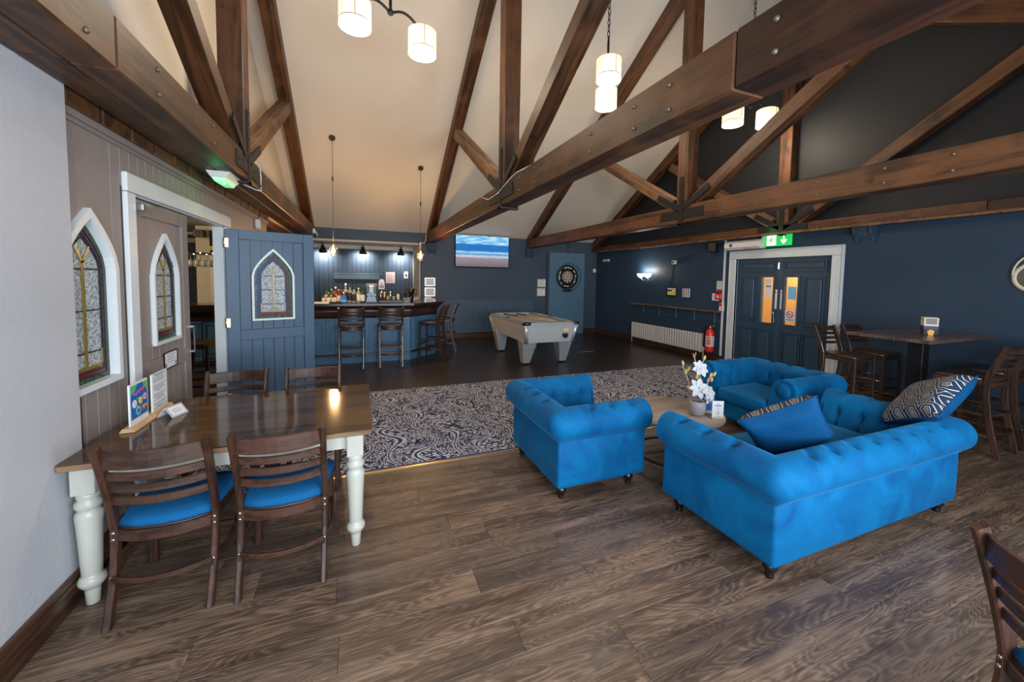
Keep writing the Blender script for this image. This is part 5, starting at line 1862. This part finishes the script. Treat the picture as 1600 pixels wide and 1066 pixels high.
wl_ = thing('wall_lamp', 'double wall lamp with white bowl shades on the navy wall', 'wall lamp', (XR, 8.10, 1.78))
MB().lathe([(.05, -.015), (.05, 0)], 18, axis='x', c=(0, 0, -.10)).tube([(-.01, 0, -.10), (-.08, 0, -.12), (-.10, .10, -.10), (-.12, .13, -.05)], .010, 8).tube([(-.08, 0, -.12), (-.10, -.10, -.10), (-.12, -.13, -.05)], .010, 8).build('bracket', 'chrome', wl_)
for s in (-1, 1):
    MB().lathe([(.015, -.05), (.05, -.035), (.085, .01), (.095, .06), (.088, .06), (.078, .015), (.0, -.02)], 20, c=(-.12, s * .13, 0)).build('shade', emit('sconce_glass_%d' % s, (1, .95, .88), 3.2).m, wl_)
    l = bpy.data.lights.new('sconce_glow', 'POINT'); l.energy = 6; l.color = (1, .93, .82); l.shadow_soft_size = .05
    o = bpy.data.objects.new('sconce_glow', l); COL.objects.link(o); o.location = (XR - .13, 8.10 + s * .13, 1.93)

ac = thing('air_curtain', 'off-white air curtain unit above the double doors', 'air curtain', (XR, 5.335, 2.285))
MB().prism([(0, 0), (-.13, .0), (-.17, .04), (-.17, .13), (-.12, .17), (0, .17)], -.37, .37, 'y').build('casing', 'off_white_plastic', ac)
MB().lathe([(.03, -.006), (.03, 0)], 16, c=(-.17, .22, .085), axis='x').build('badge', 'ink', ac)
MB().box(-.16, -.05, -.36, .36, -.008, 0).build('outlet', 'ink_grey', ac)
MB().box(-.172, -.168, -.20, -.05, .012, .02).build('strip', 'red_paint', ac)

es = thing('exit_sign', 'green illuminated fire exit sign above the double doors', 'sign', (XR - .10, 4.67, 2.30))
MB().box(-.03, .03, .245, .29, .0, .24, .004).build('end_cap', 'off_white_plastic', es)
MB().box(-.03, .03, -.245, .25, .215, .24, .004).box(.03, .1, -.02, .02, .1, .14).build('housing', 'off_white_plastic', es)
MB().box(-.012, .012, -.235, .245, .005, .215, .003).build('panel', 'sign_green', es)
MB().box(-.0135, -.012, .03, .20, .02, .20).build('doorway_symbol', 'sign_white', es)
b = MB()
# running figure, drawn in y (left is +y) and z
Yc = .115
for P in ([(-.005, .145), (.025, .135), (.02, .085), (-.01, .095)], [(.0, .09), (.02, .085), (.045, .06), (.035, .05)], [(.045, .06), (.05, .03), (.04, .03), (.033, .052)], [(-.01, .095), (.005, .09), (-.015, .06), (-.04, .055), (-.04, .065), (-.02, .07)], [(-.005, .145), (.0, .135), (-.03, .115), (-.045, .13), (-.04, .138), (-.028, .127)], [(.02, .14), (.028, .13), (.05, .10), (.043, .095)]):
    b.prism([(Yc + p, q) for p, q in P], -.0148, -.0136, 'x')
b.lathe([(.013, -.0148), (.013, -.0136)], 12, c=(0, Yc - .005, .168), axis='x')
b.build('running_figure', 'sign_green', es)
MB().prism([(-.115, .20), (-.09, .20), (-.09, .09), (-.055, .12), (-.055, .085), (-.1025, .03), (-.15, .085), (-.15, .12), (-.115, .09)], -.0138, -.012, 'x').build('arrow_symbol', 'sign_white', es)
l = bpy.data.lights.new('exit_glow', 'POINT'); l.energy = .7; l.color = (.1, 1, .3); l.shadow_soft_size = .08
o = bpy.data.objects.new('exit_glow', l); COL.objects.link(o); o.location = (XR - .30, 4.75, 2.58)

cn = MB().box(XR - .03, XR, 5.79, 5.825, .15, 2.5, .003).build('cable_conduit', 'white_gloss')
tag(cn, 'white vertical cable trunking beside the door frame', 'trunking')
MB().box(XR - .033, XR - .03, 5.80, 5.815, .15, 2.5).build('cover', 'offwhite', cn)
sp = thing('loudspeaker', 'black loudspeaker bracketed high on the wall left of the double doors', 'speaker', (XR - .12, 6.02, 2.36), math.radians(30))
MB().box(-.09, .09, -.08, .08, -.10, .10, .015).build('cabinet', 'black_plastic', sp)
MB().lathe([(.06, -.006), (.05, 0), (0, .01)], 16, c=(-.09, 0, -.02), axis='x').build('cone', 'black_iron', sp)
MB().tube([(.02, 0, .08), (.1, .0, .11)], .012, 6).build('bracket', 'black_iron', sp)
rl_ = thing('round_wall_lamp', 'round cream bulkhead lamp on the navy wall at the right edge', 'wall lamp', (XR, 1.84, 1.77))
MB().lathe([(.17, 0), (.175, -.03), (.155, -.06), (.13, -.065), (.13, -.05), (0, -.05)], 32, axis='x').build('rim', 'label_cream', rl_)
MB().lathe([(.13, -.052), (0, -.058)], 32, axis='x').build('diffuser', 'pot_grey', rl_)
MB().tube([(-.06, .16 * math.cos(a), .02 + .23 * math.sin(a)) for a in [PI * i / 14 for i in range(15)]], .009, 6).build('hoop', 'label_cream', rl_)

# ================================================================== LEFT SIDE FITTINGS
gs = thing('framed_door_sign', 'small black framed paw print notice on the taupe door', 'sign', (XL - .015 + .022, 3.82, .99), PI / 2)
MB().ringprism([(-.115, -.065), (.115, -.065), (.115, .065), (-.115, .065)], [(-.107, -.057), (.107, -.057), (.107, .057), (-.107, .057)], -.008, -.001).build('frame', 'black_gloss', gs)
MB().box(-.108, .108, -.004, -.001, -.058, .058).build('sheet', 'white_paper', gs)
b = MB()
for i in range(4):
    b.box(-.07 + .01 * (i % 2), .07 - .01 * (i % 2), -.0055, -.004, .036 - i * .018, .040 - i * .018)
b.build('printing', 'ink_grey', gs)
b = MB()
for x in (-.085, .085):
    b.lathe([(.009, -.006), (.009, -.004)], 8, c=(x, 0, -.042), axis='y')
    for q in (-.009, 0, .009):
        b.lathe([(.0035, -.006), (.0035, -.004)], 6, c=(x + q, 0, -.028), axis='y')
b.build('paw_prints', 'ink', gs)

eml = thing('emergency_light', 'white emergency light glowing green under the left beam', 'light', (-1.16, 4.42, 2.565))
MB().prism([(-.09, 0), (.09, 0), (.06, -.05), (-.06, -.05)], -.17, .17, 'y').build('housing', 'off_white_plastic', eml)
MB().prism([(-.058, -.05), (.058, -.05), (.035, -.085), (-.035, -.085)], -.15, .15, 'y').build('diffuser', emit('green_diffuser', (.25, 1, .45), .55, (.5, .6, .5)).m, eml)
MB().lathe([(0, -.012), (.012, 0), (0, .012)], 8, c=(.02, -.08, -.09)).build('indicator', 'green_led', eml)
l = bpy.data.lights.new('led_glow', 'POINT'); l.energy = .3; l.color = (.05, 1, .2); l.shadow_soft_size = .02
o = bpy.data.objects.new('led_glow', l); COL.objects.link(o); o.location = (-1.20, 4.36, 2.44)
cb = MB().tube([(-1.10, 4.62, 2.556), (-1.03, 4.95, 2.553), (-.995, 5.02, 2.555), (-.990, 5.02, 2.70), (-.990, 4.97, 2.79), (-.992, 4.86, 2.812), (-1.05, 4.80, 2.83)], .007, 6).build('white_cable', 'white_gloss')
tag(cb, 'white cable looped round the left beam beside the iron bracket', 'cable')
MB().box(-1.0, -.985, 5.00, 5.04, 2.60, 2.615).build('clip', 'black_plastic', cb)
cb = MB().tube([(1.565, 5.35, 2.79), (1.557, 5.0, 2.69), (1.556, 4.6, 2.70), (1.557, 4.2, 2.78), (1.575, 4.05, 2.815), (1.60, 3.7, 2.81)], .006, 6).build('white_cable', 'white_gloss')
tag(cb, 'white cable sagging across the iron bracket of the middle beam', 'cable')
MB().box(1.552, 1.562, 4.58, 4.61, 2.69, 2.71).build('clip', 'white_gloss', cb)
cb = MB().tube([(1.60, 10.42, 2.83), (1.575, 10.40, 2.78), (1.565, 10.41, 2.60), (1.52, 10.45, 2.54), (1.43, 10.46, 2.535)], .012, 6).build('white_cable', 'white_gloss')
tag(cb, 'white cable at the end of the beam beside the bar jamb', 'cable')
MB().box(1.555, 1.575, 10.39, 10.43, 2.68, 2.70).build('clip', 'white_gloss', cb)
an = thing('bundled_cable', 'white plastic bundle at the far end of the left beam', 'cable', (-1.0, 10.1, 2.66))
MB().lathe([(0, -.06), (.05, -.04), (.06, 0), (.04, .05), (0, .07)], 10).build('bundle', 'white_gloss', an)
MB().tube([(.02, .05, 0), (.06, .15, -.05), (.05, .25, -.14)], .02, 6).build('tail', 'white_gloss', an)
ss = thing('motion_sensor', 'white motion sensor on the boarded wall above the blue door', 'sensor', (XL + .018, 6.62, 2.37))
MB().box(-.016, .045, -.05, .05, -.07, .07, .015).build('body', 'off_white_plastic', ss)
MB().tube([(0, .02, .07), (.02, .08, .13), (.06, .2, .16)], .006, 6).build('cable', 'black_plastic', ss)

# menus on the dining table
def a4_menu(label, y, cols_):
    t = thing('menu_holder', label, 'menu', (-1.235, y, TZ), PI / 2)
    MB().prism([(-.035, 0), (.035, 0), (.022, .022), (-.022, .022)], -.135, .115, 'x').build('stand', 'light_wood', t)
    MB().box(-.102, .102, -.004, .004, .012, .262).build('card', 'white_paper', t)
    return t


m1 = a4_menu('colourful blue cocktail poster in a wooden stand on the dining table', 2.975, 0)
MB().box(-.092, .092, -.0055, -.004, .055, .252).build('poster', 'blue_print', m1)
MB().prism([(-.092, .252), (-.02, .252), (-.05, .215), (-.092, .20)], -.0062, -.0055).prism([(.04, .252), (.092, .252), (.092, .19), (.06, .22)], -.0062, -.0055).build('leaf_print', 'green_print', m1)
P = [(-.06 + .010 * i, 0, .193 + .013 * math.sin(i * 1.9) + .0018 * i) for i in range(13)]
MB().tube([(x, -.0062, z_) for x, y, z_ in P], .0028, 5).build('script_lettering', 'pink_print', m1)
for (x, z_, r_, mt, m2) in ((-.055, .142, .024, 'white_paper', 'pink_paper'), (.012, .147, .021, 'yellow_print', 'orange_print'), (.062, .158, .02, 'pink_paper', 'pink_print'), (-.015, .092, .028, 'paleblue_print', 'blue_print'), (.045, .10, .019, 'red_paint', 'orange_print')):
    MB().lathe([(r_, -.0064), (r_, -.0056)], 18, c=(x, 0, z_), axis='y').build('picture', mt, m1)
    MB().lathe([(r_ * .5, -.0072), (r_ * .5, -.0064)], 14, c=(x, 0, z_), axis='y').build('picture_centre', m2, m1)
MB().prism([(-.04, .115), (-.02, .125), (-.025, .10)], -.0078, -.0072).prism([(.06, .112), (.082, .106), (.065, .098)], -.0078, -.0064).build('fruit_print', 'lime_print', m1)
MB().box(-.03, .03, -.0064, -.0056, .165, .169).build('small_lettering', 'paleblue_print', m1)
m2_ = a4_menu('white printed food menu in a wooden stand on the dining table', 3.235, 0)
b = MB()
for i in range(22):
    z_ = .245 - i * .0098
    wd = .085 if i % 5 else .05
    if i % 6 != 5:
        b.box(-wd, wd - .02 * ((i * 7) % 3), -.0052, -.004, z_ - .0018, z_ + .0018)
b.build('printing', 'ink_grey', m2_)
b = MB()
for i in range(6):
    b.box(-.07 + i * .026, -.055 + i * .026, -.0052, -.004, .250, .256)
b.build('heading', 'ink', m2_)
tc = thing('tent_card', 'small folded white card with dark border in front of the menu stands', 'card', (-1.125, 3.12, TZ), PI / 2 - .35)
for s in (-1, 1):
    q = MB().prism([(s * .045, .0), (s * .048, .0), (.0015, .062), (-.0015, .062)] if s > 0 else [(-.048, 0), (-.045, 0), (.0015, .062), (-.0015, .062)], -.062, .062, 'x').build('leaf', 'white_paper', tc)
nrm = Vector((0, -.062, .0465)).normalized()
b = MB()
for (x0, x1, q0, q1) in ((-.058, .058, .06, .10), (-.058, .058, .92, .96), (-.058, -.054, .06, .96), (.054, .058, .06, .96)):
    vs = []
    for x, q in ((x0, q0 if x1 - x0 > .02 else q0), (x1, q0), (x1, q1), (x0, q1)):
        p = Vector((x, lerp(-.048, -.0015, q), lerp(0, .062, q))) + nrm * .0008
        vs.append(p)
    b.add(vs, [(0, 1, 2, 3)])
b.build('border', 'ink', tc)
b = MB()
for q, wd in ((.65, .03), (.5, .038), (.36, .03)):
    vs = [Vector((x, lerp(-.048, -.0015, k), lerp(0, .062, k))) + nrm * .0008 for x, k in ((-wd, q), (wd, q), (wd, q + .04), (-wd, q + .04))]
    b.add(vs, [(0, 1, 2, 3)])
b.build('printing', 'ink_grey', tc)
